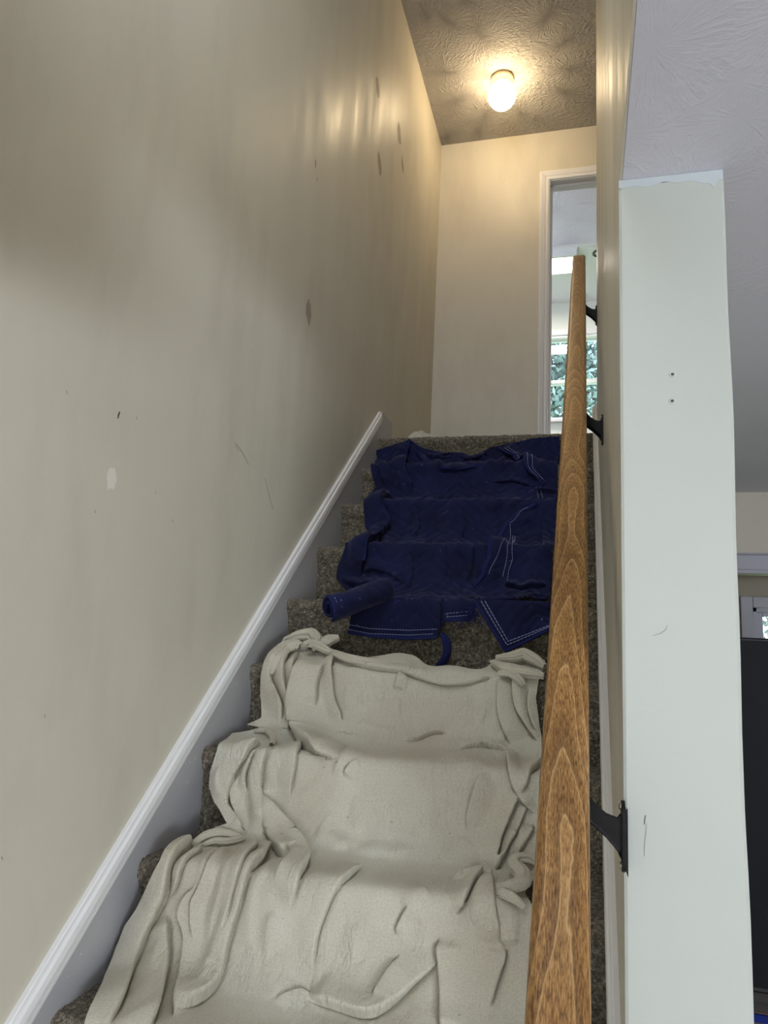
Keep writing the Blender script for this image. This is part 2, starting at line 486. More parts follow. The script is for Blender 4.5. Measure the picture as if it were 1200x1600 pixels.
# screw holes with a lip and short scratches on the end face
for hx, hz in ((0.126, 2.082), (0.125, 2.041)):
    prof = []
    vs, fs = [], []
    for r, d in ((0.0055, 0.0), (0.004, 0.0012), (0.0026, 0.0010), (0.0019, -0.001)):
        for i in range(14):
            a = 2*math.pi*i/14; vs.append((hx + r*math.cos(a), YCOL - 0.0032 - d, hz + r*math.sin(a)*0.9))
    for q in range(3):
        for i in range(14):
            j = (i+1) % 14; fs.append((q*14+i, q*14+j, q*14+14+j, q*14+14+i))
    mesh_obj('screw_hole', vs, fs, MAT['column'], wall_right, True)
    vs = [(hx + 0.0023*math.cos(2*math.pi*i/12), YCOL - 0.0038, hz + 0.0021*math.sin(2*math.pi*i/12)) for i in range(12)]
    mesh_obj('hole_dark', vs, [tuple(range(12))], MAT['scratch'], wall_right)  # flat dark disc stands in for the shade inside the screw hole

def ribbon_on(plane, pts, width, mat, name, parent, proud=0.0006):
    """thin flat mark on a wall: plane 'x' at XW (pts y,z) or 'y' at YCOL (pts x,z)"""
    vs = []; k = len(pts)
    for i, p in enumerate(pts):
        a = np.array(pts[max(i-1, 0)]); c = np.array(pts[min(i+1, k-1)])
        t = (c - a) / (np.linalg.norm(c - a) + 1e-9); nn = np.array((-t[1], t[0]))
        ww = width * (0.35 + 0.65 * math.sin(math.pi * (i + 0.5) / k))
        for sg in (1, -1):
            q = np.array(p) + nn * ww * 0.5 * sg
            vs.append((XW + proud, q[0], q[1]) if plane == 'x' else (q[0], YCOL - 0.003 - proud, q[1]))
    fs = [(2*i, 2*i+1, 2*i+3, 2*i+2) for i in range(k-1)]
    return mesh_obj(name, vs, fs, mat, parent)
ribbon_on('y', [(0.092, 1.700), (0.104, 1.704), (0.110, 1.709), (0.113, 1.716)], 0.0010, MAT['patch_dark'], 'scratch', wall_right)
ribbon_on('y', [(0.082, 1.452), (0.081, 1.44), (0.079, 1.425), (0.0785, 1.41)], 0.0009, MAT['patch_dark'], 'scratch', wall_right)
ribbon_on('y', [(0.0805, 1.462), (0.079, 1.45)], 0.0012, MAT['scratch'], 'scratch', wall_right)

# marks on the left wall (peeled paint, filler, scratches)
def blob_on_wall(y, z, w_, h_, mat, lean=0.0, seed=0):
    r = random.Random(seed); n = 16; pts = []
    for i in range(n):
        a = 2*math.pi*i/n; q = 0.75 + 0.4*r.random()
        yy = math.cos(a)*w_*0.5*q; zz = math.sin(a)*h_*0.5*q
        pts.append((y + yy*(1 - 0.5*max(0, zz)/h_) + lean*zz, z + zz))
    vs = [(XW + 0.0007, y, z)] + [(XW + 0.0007, a, c) for a, c in pts]
    mesh_obj('paint_chip', vs, [(0, 1 + i, 1 + (i+1) % n) for i in range(n)], mat, wall_left)
for i, (y, z, w_, h_, le) in enumerate([(2.869, 4.191, .10, .16, -.3), (3.281, 4.252, .11, .22, -.2), (3.37, 4.14, .07, .14, -.5), (2.964, 3.866, .09, .19, -.35),
                                        (2.232, 2.786, .09, .17, -.1), (2.20, 3.33, .02, .07, 0), (2.225, 3.285, .015, .03, 0)]):
    blob_on_wall(y, z, w_*0.7, h_*0.55, MAT['patch_dark'], le, i + 3)
blob_on_wall(1.261, 1.971, .032, .048, MAT['patch_light'], 0, 20)
ribbon_on('x', [(1.263, 2.112), (1.260, 2.104), (1.259, 2.096)], .005, MAT['scratch'], 'scratch', wall_left)
ribbon_on('x', [(1.775, 2.19), (1.82, 2.178), (1.87, 2.152)], .004, MAT['patch_dark'], 'scratch', wall_left)
ribbon_on('x', [(1.775, 2.182), (1.80, 2.173)], .003, MAT['patch_dark'], 'scratch', wall_left)
ribbon_on('x', [(1.985, 2.14), (2.02, 2.10), (2.06, 2.06)], .004, MAT['patch_dark'], 'scratch', wall_left)
for (y, z) in ((1.22, 1.9), (1.42, 1.98), (1.5, 1.93), (1.1, 2.1), (1.32, 2.12), (1.15, 1.52), (1.09, 1.3), (1.05, 1.25)):
    ribbon_on('x', [(y, z), (y + 0.004, z - 0.006)], .003, MAT['patch_dark'], 'scratch', wall_left)

# upper end wall with its doorway
DX0, DX1, DZ = -0.205, 0.56, 4.605
b = MB()
b.box(XW - 0.12, DX0 - 0.015, YE, YE + 0.12, ZTOP - 0.2, ZC + 0.1)
b.box(DX1 + 0.015, 1.9, YE, YE + 0.12, ZTOP - 0.2, ZC + 0.1)
b.box(DX0 - 0.015, DX1 + 0.015, YE, YE + 0.12, DZ + 0.015, ZC + 0.1)
struct(b.build('wall_far', MAT['wall']))
door = struct(empty('door_1', (0.18, YE, ZTOP)), 'white cased doorway at the top of the stairs')
b = MB()
b.box(DX0 - 0.015, DX0, YE - 0.002, YE + 0.122, ZTOP, DZ)
b.box(DX1, DX1 + 0.015, YE - 0.002, YE + 0.122, ZTOP, DZ)
b.box(DX0 - 0.015, DX1 + 0.015, YE - 0.002, YE + 0.122, DZ, DZ + 0.015)
keep(b.build('jamb', MAT['trim']), door)
b = MB()
b.box(DX0, DX0 + 0.012, YE + 0.05, YE + 0.085, ZTOP, DZ)
b.box(DX1 - 0.012, DX1, YE + 0.05, YE + 0.085, ZTOP, DZ)
b.box(DX0, DX1, YE + 0.05, YE + 0.085, DZ - 0.012, DZ)
keep(b.build('door_stop', MAT['trim']), door)
# casing profile: (distance outwards from opening, proud of wall)
cp = [(0.006, 0.0), (0.006, 0.010), (0.014, 0.013), (0.024, 0.013), (0.026, 0.010), (0.030, 0.014), (0.052, 0.019), (0.058, 0.019), (0.064, 0.014), (0.066, 0.0)]
b = MB(); n = len(cp)
vs = []
for (corner, sx, sz) in (((DX0, ZTOP), -1, 0), ((DX0, DZ), -1, 1), ((DX1, DZ), 1, 1), ((DX1, ZTOP), 1, 0)):
    for d, pr in cp: vs.append((corner[0] + sx*d, YE - pr, corner[1] + sz*d))
fs = [(s*n + j, s*n + j + 1, (s+1)*n + j + 1, (s+1)*n + j) for s in range(3) for j in range(n - 1)]
keep(mesh_obj('casing', vs, fs, MAT['trim']), door)

# ceilings
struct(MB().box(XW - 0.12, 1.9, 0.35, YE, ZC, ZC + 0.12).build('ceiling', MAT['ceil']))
struct(MB().box(XP + 0.0045, 3.3, 0.35, 3.52, ZL, ZTOP).build('ceiling.001', MAT['ceil_low']))
struct(MB().box(XW, 3.3, -4.0, 0.35, ZL, ZTOP).build('ceiling.002', MAT['ceil_low']))
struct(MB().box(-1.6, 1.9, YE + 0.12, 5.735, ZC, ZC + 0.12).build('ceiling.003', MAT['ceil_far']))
struct(MB().box(-1.6, 1.9, 5.735, YFAR + 0.1, ZC - 0.010, ZC + 0.12).build('ceiling.004', MAT['trim']))
# header over the foot of the stairs, near wall of the upper stairwell
b = MB()   # near wall of the upper stairwell, over the header, with an opening added for the fill lamp
b.box(XW, XP, 0.25, 0.35, 2.13, 3.30); b.box(XW, XP, 0.25, 0.35, 4.50, ZC)
b.box(XW, -0.78, 0.25, 0.35, 3.30, 4.50); b.box(-0.08, XP, 0.25, 0.35, 3.30, 4.50)
struct(b.build('wall_near', MAT['wall_plain']))
# lower room shell
struct(MB().box(XW - 0.12, 3.4, -4.1, 4.2, -0.12, 0.0).build('floor', paint('pale_floor_paint', srgb(196, 188, 182), 0.5)))
b = MB()   # rear wall with window opening
b.box(XW, 3.3, -4.1, -4.0, 0, 1.17); b.box(XW, 3.3, -4.1, -4.0, 1.93, ZL); b.box(0.32, 3.3, -4.1, -4.0, 1.17, 1.93)
struct(b.build('wall_rear', MAT['wall_plain']))
b = MB()
b.box(3.2, 3.3, -4.0, -3.75, 0, ZL); b.box(3.2, 3.3, -2.05, 4.1, 0, ZL); b.box(3.2, 3.3, -3.75, -2.05, 0, 0.9); b.box(3.2, 3.3, -3.75, -2.05, 2.0, ZL)
struct(b.build('wall_side', MAT['wall_plain']))
# far end of the lower room: header with a white ledge, window alcove behind
YH = 3.49
struct(MB().box(XP + PT, 3.2, YH, YH + 0.10, 2.05, ZL).build('wall_header', MAT['wall_plain']))
b = MB()
b.box(XP + PT, 3.2, YH - 0.016, YH + 0.006, 2.062, 2.128)
b.box(XP + PT, 3.2, YH - 0.030, YH + 0.006, 2.046, 2.062)
b.box(XP + PT, 3.2, YH - 0.022, YH + 0.006, 2.128, 2.136)
struct(b.build('trim_1', MAT['frame_grey'], None, False, 0.003))
struct(MB().box(XP + PT, 3.2, YH + 0.1, 4.1, 2.30, ZL).build('ceiling.005', MAT['ceil_low']))
YA = 4.0
WX0, WX1, WZ0, WZ1 = 0.80, 1.75, 0.95, 1.935
b = MB()
b.box(XP + PT, WX0, YA, YA + 0.12, 0, ZL); b.box(WX1, 3.2, YA, YA + 0.12, 0, ZL)
b.box(WX0, WX1, YA, YA + 0.12, 0, WZ0); b.box(WX0, WX1, YA, YA + 0.12, WZ1, ZL)
struct(b.build('wall_alcove', MAT['dark_room']))
def window(name, x0, x1, z0, z1, y, depth, cas, mcas, mframe, sash, rail_z=None, label=None):
    w_ = struct(empty(name, ((x0+x1)/2, y, z0)), label)
    b = MB()
    b.box(x0 - cas, x0, y - 0.018, y, z0, z1 + cas); b.box(x1, x1 + cas, y - 0.018, y, z0, z1 + cas); b.box(x0, x1, y - 0.018, y, z1, z1 + cas)
    keep(b.build('casing', mcas, None, False, 0.004), w_)
    keep(MB().box(x0 - cas - 0.02, x1 + cas + 0.02, y - 0.05, y + 0.03, z0 - 0.03, z0).build('sill', mcas, None, False, 0.004), w_)
    b = MB()
    b.box(x0, x0 + 0.018, y, y + depth, z0, z1); b.box(x1 - 0.018, x1, y, y + depth, z0, z1); b.box(x0, x1, y, y + depth, z1 - 0.018, z1)
    keep(b.build('window_frame', mframe, None), w_)
    panes = [(z0, z1, y + depth*0.5)] if rail_z is None else [(z0, rail_z + 0.02, y + depth*0.35), (rail_z - 0.02, z1, y + depth*0.65)]
    for (a, c, yy) in panes:
        s_ = MB(); xa, xb = x0 + 0.018, x1 - 0.018
        s_.box(xa, xa + sash, yy, yy + 0.03, a, c); s_.box(xb - sash, xb, yy, yy + 0.03, a, c)
        s_.box(xa + sash, xb - sash, yy, yy + 0.03, a, a + sash); s_.box(xa + sash, xb - sash, yy, yy + 0.03, c - sash, c)
        so = keep(s_.build('sash', mframe, None, False, 0.003), w_)
        g = MB().box(xa + sash, xb - sash, yy + 0.013, yy + 0.017, a + sash, c - sash).build('pane', MAT['glass'])
        g.parent = so; g.matrix_parent_inverse = so.matrix_parent_inverse.copy()
        g.matrix_parent_inverse = Matrix.Identity(4)
        g.matrix_parent_inverse = Matrix.Translation(w_.location).inverted() @ Matrix.Translation(w_.location)
    return w_
window('window_1', WX0, WX1, WZ0, WZ1, YA, 0.10, 0.055, MAT['frame_grey'], MAT['frame_grey'], 0.038, None, 'grey framed window in the lower room alcove')

# upper far room
struct(MB().box(-1.7, 1.9, YE + 0.12, YFAR + 0.1, ZTOP - 0.2, ZTOP).build('floor.001', MAT['carpet']))
UX0, UX1, UZ0, UZ1 = -0.80, 0.50, 3.79, 4.615
b = MB()
b.box(-1.7, UX0, YFAR, YFAR + 0.1, ZTOP, ZC); b.box(UX1, 1.9, YFAR, YFAR + 0.1, ZTOP, ZC)
b.box(UX0, UX1, YFAR, YFAR + 0.1, ZTOP, UZ0); b.box(UX0, UX1, YFAR, YFAR + 0.1, UZ1, ZC)
struct(b.build('wall_window', paint('pale_green_wall_paint', srgb(228, 230, 222), 0.5)))
struct(MB().box(-1.7, -1.6, YE + 0.12, YFAR, ZTOP, ZC).build('wall_upper_left', MAT['wall_plain']))
struct(MB().box(1.8, 1.9, YPE, YFAR, ZTOP, ZC).build('wall_upper_right', MAT['wall_plain']))
struct(MB().box(XP + PT, 1.9, YPE - 0.1, YPE, ZTOP, ZC).build('wall_upper_near', MAT['wall_plain']))
window('window_2', UX0, UX1, UZ0, UZ1, YFAR, 0.09, 0.065, MAT['trim'], MAT['trim'], 0.035, 4.17, 'white double hung window seen through the upper doorway')

# landing floor
b = MB()
b.box(XW, XP, Y1 + 0.03, YE + 0.12, ZTOP - 0.19, ZTOP - 0.0015)
b.box(XP, 1.9, YPE, YE + 0.12, ZTOP - 0.19, ZTOP - 0.0015)
struct(b.build('floor.002', MAT['carpet']))

# skirt boards (stair stringers) with moulded caps
def skirt(side):
    x_wall, x_face, sgn = (XW, XL, 1) if side == 'left' else (XP, XR, -1)
    b0 = ZTOP - SL * Y1                       # nosing line z = b0 + SL*y
    ytop = Y1 + 0.032
    yl = 0.30
    poly = [(yl, b0 + SL*yl - 0.30), (Y1 + 0.02, ZTOP - 0.28), (Y1 + 0.02 + 0.26, ZTOP - 0.02)]
    poly += [(3.40, ZTOP - 0.01), (3.385, ZTOP + 0.02), (3.374, ZTOP + 0.07), (3.372, ZTOP + 0.135), (ytop + 0.01, ZTOP + 0.133)] if side == 'left' else [(3.20, ZTOP - 0.01), (3.19, ZTOP + 0.10)]
    poly += [(ytop - 0.03, b0 + SL*(ytop - 0.03) + 0.064), (yl, b0 + SL*yl + 0.064)]
    mb = MB().prism(poly, 'x', x_wall, x_face)
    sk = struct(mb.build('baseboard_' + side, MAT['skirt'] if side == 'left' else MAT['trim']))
    # cap: profile (height above nosing line, out from wall)
    prof = [(0.056, 0.0), (0.056, 0.0175), (0.063, 0.0175), (0.0645, 0.0150), (0.067, 0.0150), (0.0685, 0.0185), (0.082, 0.0190), (0.096, 0.0170), (0.1005, 0.0125), (0.1035, 0.0115), (0.110, 0.0105), (0.112, 0.0085), (0.112, 0.0)]
    vs = []
    for y in (yl, ytop):
        for h, o_ in prof:
            # cut the top end square to the slope
            yy = y - (h - 0.056) * 0.25 if y == ytop else y
            vs.append((x_wall + sgn*o_, yy, b0 + SL*yy + h))
    n = len(prof)
    fs = [(j, j+1, n+j+1, n+j) for j in range(n-1)] + [tuple(range(n)), tuple(range(2*n-1, n-1, -1))]
    c = mesh_obj('cap_moulding', vs, fs, MAT['trim'], sk)
    return sk
sk_left = skirt('left'); sk_right = skirt('right')
# small flecks of dried paint on the left skirt
r = random.Random(5)
vs, fs = [], []
for i in range(46):
    y = r.uniform(1.0, 2.9); h = r.uniform(-0.16, 0.05); z = ZTOP - SL*Y1 + SL*y + h
    a = r.uniform(0.4, 1.3); L_ = r.uniform(0.002, 0.007); w_ = 0.0007
    dy, dz = math.cos(a)*L_, math.sin(a)*L_
    b_ = len(vs)
    vs += [(XL + 0.0004, y - w_, z), (XL + 0.0013, y, z), (XL + 0.0013, y + dy, z + dz), (XL + 0.0004, y + dy + w_, z + dz)]
    fs.append((b_, b_+1, b_+2, b_+3))
o = mesh_obj('paint_flecks', vs, fs, MAT['trim'], sk_left); o['kind'] = 'stuff'

# upper landing baseboard on the end wall
struct(MB().box(XW, DX0 - 0.07, YE - 0.012, YE, ZTOP, ZTOP + 0.09).build('baseboard_far', MAT['trim'], None, False, 0.003))

# ================================================================== STAIRS
stairs = empty('staircase', (-0.43, 1.8, 0.0), 'straight flight of stairs in brown flecked carpet between the walls', 'stairs')
def noise2(shape, cells, rng):
    """smooth value noise on a grid"""
    g = rng.standard_normal((cells[0] + 3, cells[1] + 3))
    yy = np.linspace(0, cells[0], shape[0]); xx = np.linspace(0, cells[1], shape[1])
    yi = np.floor(yy).astype(int); xi = np.floor(xx).astype(int)
    fy = (yy - yi)[:, None]; fx = (xx - xi)[None, :]
    fy = fy*fy*(3 - 2*fy); fx = fx*fx*(3 - 2*fx)
    a = g[yi][:, xi]; b = g[yi][:, xi+1]; c = g[yi+1][:, xi]; d = g[yi+1][:, xi+1]
    return (a*(1-fx) + b*fx)*(1-fy) + (c*(1-fx) + d*fx)*fy
def step_profile(k, dense):
    y, z = nose(k)
    yr = y + 0.020                                     # riser plane, carpet overhangs it
    R = 0.024
    pts = [(yr, z - RISE - 0.012), (yr, z - 0.085), (yr - 0.004, z - 0.060), (yr - 0.013, z - 0.045)]
    for a in np.linspace(200, 90, 9):
        pts.append((y + R + R*math.cos(math.radians(a)), z - R + R*math.sin(math.radians(a))))
    pts += [(y + 0.09, z - 0.002), (y + RUN + 0.034, z)]
    P = np.array(pts); d = np.r_[0, np.cumsum(np.linalg.norm(np.diff(P, axis=0), axis=1))]
    n = int(d[-1] / (0.0045 if dense else 0.02))
    s_ = np.linspace(0, d[-1], n)
    return np.stack([np.interp(s_, d, P[:, 0]), np.interp(s_, d, P[:, 1])], -1)
for k in range(1, 14):
    dense = k <= 9
    pr = step_profile(k, dense)
    if k == 1:
        pr = pr[pr[:, 0] < Y1 + 0.06]
    nx = 190 if dense else 20
    xs = np.linspace(XL - 0.001, XR + 0.001, nx)
    t = np.gradient(pr, axis=0); t /= np.linalg.norm(t, axis=1)[:, None] + 1e-9
    nrm = np.stack([-t[:, 1], t[:, 0]], -1)             # outwards (towards -y / up)
    h = (0.0016*noise2((len(pr), nx), (len(pr)//2, nx//2), RNG) + 0.0007*noise2((len(pr), nx), (10, 40), RNG)) if dense else np.zeros((len(pr), nx))
    P = np.zeros((len(pr), nx, 3))
    P[..., 0] = xs[None, :]
    P[..., 1] = pr[:, 0][:, None] + nrm[:, 0][:, None]*h
    P[..., 2] = pr[:, 1][:, None] + nrm[:, 1][:, None]*h
    st = grid_obj('step', P[:, ::-1], MAT['carpet'])
    keep(st, stairs)

# ================================================================== HANDRAIL
rail_b = CAM_Z - 0.978
ang = math.atan(SL)
rx = -0.0226
y_lo, y_hi = 0.30, 3.40
Lr = (y_hi - y_lo) / math.cos(ang)
w2, h2, rr = 0.030, 0.046, 0.011
prof = []
for cx, cz, a0 in ((w2 - rr, -rr, 0), (-w2 + rr, -rr, 90), (-w2 + rr, -h2 + rr, 180), (w2 - rr, -h2 + rr, 270)):
    for a in np.linspace(a0, a0 + 90, 6): prof.append((cx + rr*math.cos(math.radians(a)), cz + rr*math.sin(math.radians(a))))
rail = empty('handrail', (rx, y_lo, rail_b + SL*y_lo), 'brown stained wooden handrail on black brackets rising along the right wall', 'handrail')
vs = []; N = 90; npf = len(prof)
ys = list(np.linspace(0, Lr - 0.006, N)) + [Lr - 0.003, Lr]
for i, y in enumerate(ys):
    s_ = 1.0 if i < N else (0.97 if i == N else 0.88)
    for a, c in prof: vs.append((a*s_, y, (c + h2/2)*s_ - h2/2))
fs = [(i*npf + j, i*npf + (j+1) % npf, (i+1)*npf + (j+1) % npf, (i+1)*npf + j) for i in range(len(ys)-1) for j in range(npf)]
fs += [tuple(range(npf)), tuple(range((len(ys)-1)*npf + npf - 1, (len(ys)-1)*npf - 1, -1))]
o = mesh_obj('rail', vs, fs, MAT['rail'], rail, True)
o.rotation_euler = (ang, 0, 0)
bm = bmesh.new(); bm.from_mesh(o.data); bmesh.ops.recalc_face_normals(bm, faces=bm.faces); bm.to_mesh(o.data); bm.free()
md = o.modifiers.new('edge', 'EDGE_SPLIT'); md.split_angle = math.radians(50)
for yb in (1.098, 2.129, 3.05):
    zb = CAM_Z - 1.161 + SL*yb
    zr = rail_b + SL*yb - h2/math.cos(ang) + 0.004
    br = bpy.data.objects.new('bracket', None); COL.objects.link(br); br.parent = rail
    br.location = (XP - rx, yb - y_lo, zb - (rail_b + SL*y_lo))
    dz = zr - zb; dx = rx - XP
    # silhouette of the cast arm in the x-z plane: broad at the wall plate, curving up under the rail
    up_ = [(0.0, 0.030), (dx*0.12, 0.020), (dx*0.30, 0.024), (dx*0.52, 0.036), (dx*0.72, 0.056), (dx*0.84, 0.085), (dx - 0.008 + 0.016, dz)]
    lo_ = [(0.0, -0.036), (dx*0.10, -0.020), (dx*0.32, -0.002), (dx*0.58, 0.014), (dx*0.86, 0.036), (dx*1.04, 0.070), (dx - 0.008, dz)]
    poly = up_ + lo_[::-1]
    vs = []
    for yy in (-0.011, 0.011):
        vs += [(p[0], yy, p[1]) for p in poly]
    n = len(poly); h = n // 2
    fs = [(i, i+1, n-2-i, n-1-i) for i in range(h-1)] + [(n+i, n+n-1-i, n+n-2-i, n+i+1) for i in range(h-1)]
    fs += [(i, (i+1) % n, n + (i+1) % n, n + i) for i in range(n)]
    a = mesh_obj('arm', vs, fs, MAT['iron'], br)
    md = a.modifiers.new('bevel', 'BEVEL'); md.width = 0.003; md.segments = 2; md.limit_method = 'ANGLE'
    pl = []                                            # wall plate, rounded ends, in y-z
    for sgn in (1, -1):
        for aa in np.linspace(0, 180, 9):
            pl.append((0.015*math.cos(math.radians(aa))*sgn, sgn*(0.033 + 0.012*math.sin(math.radians(aa)))))
    pm = MB().prism(pl, 'x', -0.005, 0.0)
    pm.build('wall_plate', MAT['iron'], br, False, 0.001)
    for zz in (0.037, -0.037):
        s_ = MB(); s_.lathe([(0.0001, 0.0085), (0.0035, 0.0080), (0.0046, 0.006), (0.0046, 0.0045)], (0, 0, 0), 12)
        so = s_.build('screw', MAT['chrome'], br, True); so.rotation_euler = (0, -math.pi/2, 0); so.location = (0, 0, zz)
    MB().box(dx - 0.012, dx + 0.012, -0.03, 0.03, -0.003, 0.0).build('saddle', MAT['iron'], br)
    for ch in br.children:
        if ch.name.startswith('saddle'):
            ch.matrix_local = Matrix.Translation((dx, 0, dz)) @ Matrix.Rotation(ang, 4, 'X') @ Matrix.Translation((-dx, 0, 0))

# ================================================================== CEILING LAMP
LX, LY = -0.461, 3.823
lamp = empty('ceiling_lamp', (LX, LY, ZC), 'lit ribbed white glass globe lamp on the upper ceiling', 'lamp')
MB().lathe([(0.0, 0.0), (0.062, 0.0), (0.066, -0.006), (0.066, -0.016), (0.058, -0.024), (0.052, -0.030), (0.049, -0.044), (0.046, -0.052), (0.0, -0.052)], (0, 0, 0), 40).build('lamp_base', MAT['brass'], lamp, True)
gp = [(0.040, -0.050), (0.052, -0.056), (0.068, -0.075), (0.078, -0.100), (0.080, -0.122), (0.075, -0.145), (0.063, -0.166), (0.048, -0.182), (0.032, -0.194), (0.022, -0.203), (0.012, -0.207), (0.0005, -0.2085)]
MB().lathe(gp, (0, 0, 0), 48, 24, 0.012).build('globe', MAT['globe'], lamp, True)

# kitchen-style box light in the far room
fx = empty('box_light', (-0.36, 5.92, ZC - 0.010), 'white framed rectangular ceiling light, lit, seen through the upper doorway', 'ceiling light')
zt = -0.0
x0, x1, y0, y1 = -0.34, 0.32, -0.17, 0.19
b = MB()   # flared frame
for (a, c, zz, e) in ((0.0, 0.0, 0, 0),):
    prof = [(0.0, 0.0), (0.012, -0.012), (0.016, -0.03), (0.016, -0.068), (0.05, -0.068), (0.05, -0.055), (0.03, -0.055), (0.03, 0.0)]
    n = len(prof); vs = []
    for (cx, cy, sx, sy) in ((x0, y0, 1, 1), (x1, y0, -1, 1), (x1, y1, -1, -1), (x0, y1, 1, -1)):
        for d, z in prof: vs.append((cx + sx*d, cy + sy*d, z))
    fs = [(s*n + j, s*n + (j+1) % n, ((s+1) % 4)*n + (j+1) % n, ((s+1) % 4)*n + j) for s in range(4) for j in range(n)]
o = mesh_obj('light_frame', vs, fs, MAT['trim'], fx)
bm = bmesh.new(); bm.from_mesh(o.data); bmesh.ops.recalc_face_normals(bm, faces=bm.faces); bm.to_mesh(o.data); bm.free()
MB().box(x0 + 0.045, x1 - 0.045, y0 + 0.045, y1 - 0.045, -0.060, -0.056).build('diffuser', MAT['diffuser'], fx)
# square plate with dark ring
pl = empty('ceiling_plate', (0.13, 5.87, ZC - 0.010), 'white square ceiling plate with a dark round ring beside the wall edge', 'ceiling fixture')
MB().prism([(-0.10, -0.07), (-0.07, -0.10), (0.10, -0.10), (0.10, 0.10), (-0.10, 0.10)], 'z', -0.012, 0.0).build('plate', MAT['trim'], pl, False, 0.003)
vs, fs = [], []
for i in range(28):
    a = 2*math.pi*i/28
    for r_, z in ((0.062, -0.012), (0.062, -0.020), (0.046, -0.020), (0.046, -0.012)): vs.append((r_*math.cos(a), r_*math.sin(a), z))
for i in range(28):
    j = (i+1) % 28
    for q in range(3): fs.append((i*4+q, j*4+q, j*4+q+1, i*4+q+1))
mesh_obj('ring', vs, fs, MAT['black'], pl)

# ================================================================== LOWER ROOM: television on a cabinet
tvx0, tvx1, tvy, tvz0, tvz1 = 0.245, 1.55, 1.80, 1.009, 1.724
tv = empty('television', ((tvx0+tvx1)/2, tvy + 0.03, 0.985), 'large black flat television on the brown cabinet behind the pale wall end', 'television')
keep(MB().box(tvx0, tvx1, tvy + 0.004, tvy + 0.045, tvz0, tvz1).build('tv_body', MAT['black'], None, False, 0.004), tv)
keep(MB().box(tvx0 + 0.006, tvx1 - 0.006, tvy, tvy + 0.006, tvz0 + 0.012, tvz1 - 0.006).build('screen', MAT['screen'], None), tv)
for fxx in (tvx0 + 0.25, tvx1 - 0.25):
    b = MB().prism([(tvy - 0.02, 0.985), (tvy + 0.15, 0.985), (tvy + 0.15, 0.990), (tvy + 0.045, 1.0), (tvy + 0.03, 1.03), (tvy + 0.01, 1.03), (tvy - 0.005, 1.0), (tvy - 0.02, 0.990)], 'x', fxx - 0.012, fxx + 0.012)
    keep(b.build('foot', MAT['black']), tv)
cb = empty('tv_cabinet', (0.9, 1.9, 0), 'brown wooden cabinet with a blue front edge under the television', 'cabinet')
keep(MB().box(0.225, 1.6, 1.80, 2.15, 0.06, 0.965).build('body', MAT['cabinet'], None, False, 0.003), cb)
keep(MB().box(0.215, 1.61, 1.774, 2.16, 0.965, 0.985).build('top', MAT['cabinet'], None, False, 0.003), cb)
keep(MB().box(0.215, 1.61, 1.769, 1.777, 0.968, 0.983).build('edge_strip', MAT['blue_edge'], None, False, 0.002), cb)
for i in range(3):
    xa = 0.235 + i*0.455
    d_ = keep(MB().box(xa, xa + 0.445, 1.785, 1.80, 0.08, 0.94).build('door', MAT['cabinet'], None, False, 0.003), cb)
    kb = MB().box(xa + 0.20, xa + 0.25, 1.772, 1.785, 0.86, 0.87).build('handle', MAT['iron'])
    kb.parent = d_; kb.matrix_parent_inverse = Matrix.Identity(4)
for xx in (0.24, 1.56):
    for yy in (1.83, 2.1): keep(MB().box(xx, xx + 0.03, yy, yy + 0.03, 0, 0.06).build('foot', MAT['cabinet']), cb)

# ================================================================== TREES outside the windows
def tree(loc, height, crown, n, seed, label, low=0.25):
    r_ = np.random.default_rng(seed)
    t = empty('tree', loc, label, 'tree')
    MB().lathe([(0.10, 0.0), (0.075, height*0.4), (0.04, height*0.8), (0.0005, height*0.95)], (0, 0, 0), 9).build('trunk', MAT['bark'], t, True)
    cen = r_.normal(0, 1, (26, 3)); cen /= np.linalg.norm(cen, axis=1)[:, None]
    cen *= (r_.random((26, 1)) ** 0.4) * np.array(crown); cen[:, 2] += height*(0.5 + low)
    c = cen[r_.integers(0, 26, n)] + r_.normal(0, 0.28, (n, 3))*np.array(crown)
    a = r_.normal(0, 1, (n, 3)); a /= np.linalg.norm(a, axis=1)[:, None]
    q = r_.normal(0, 1, (n, 3)); bb = np.cross(a, q); bb /= np.linalg.norm(bb, axis=1)[:, None]
    sz = r_.uniform(0.035, 0.075, (n, 1))
    V = np.stack([c - a*sz, c + bb*sz*0.5, c + a*sz, c - bb*sz*0.5], 1).reshape(-1, 3)
    F = np.arange(n*4).reshape(n, 4)
    fo = mesh_obj('foliage', V, F, MAT['leaf'], t); fo['kind'] = 'stuff'
    return t
tree((-0.55, 12.2, 0), 7.4, (1.0, 0.9, 1.3), 13000, 3, 'broad leafy green tree outside the upper window', 0.33)
tree((1.2, 15.5, 0), 8.2, (1.1, 1.0, 1.5), 9000, 4, 'second leafy green tree further back outside the upper window', 0.33)
tree((1.9, 9.2, 0), 2.3, (0.8, 0.8, 0.8), 1800, 5, 'low green tree outside the lower room window')
struct(MB().box(-14, 16, 4.2, 30, -0.2, -0.05).build('ground', MAT['grass']))

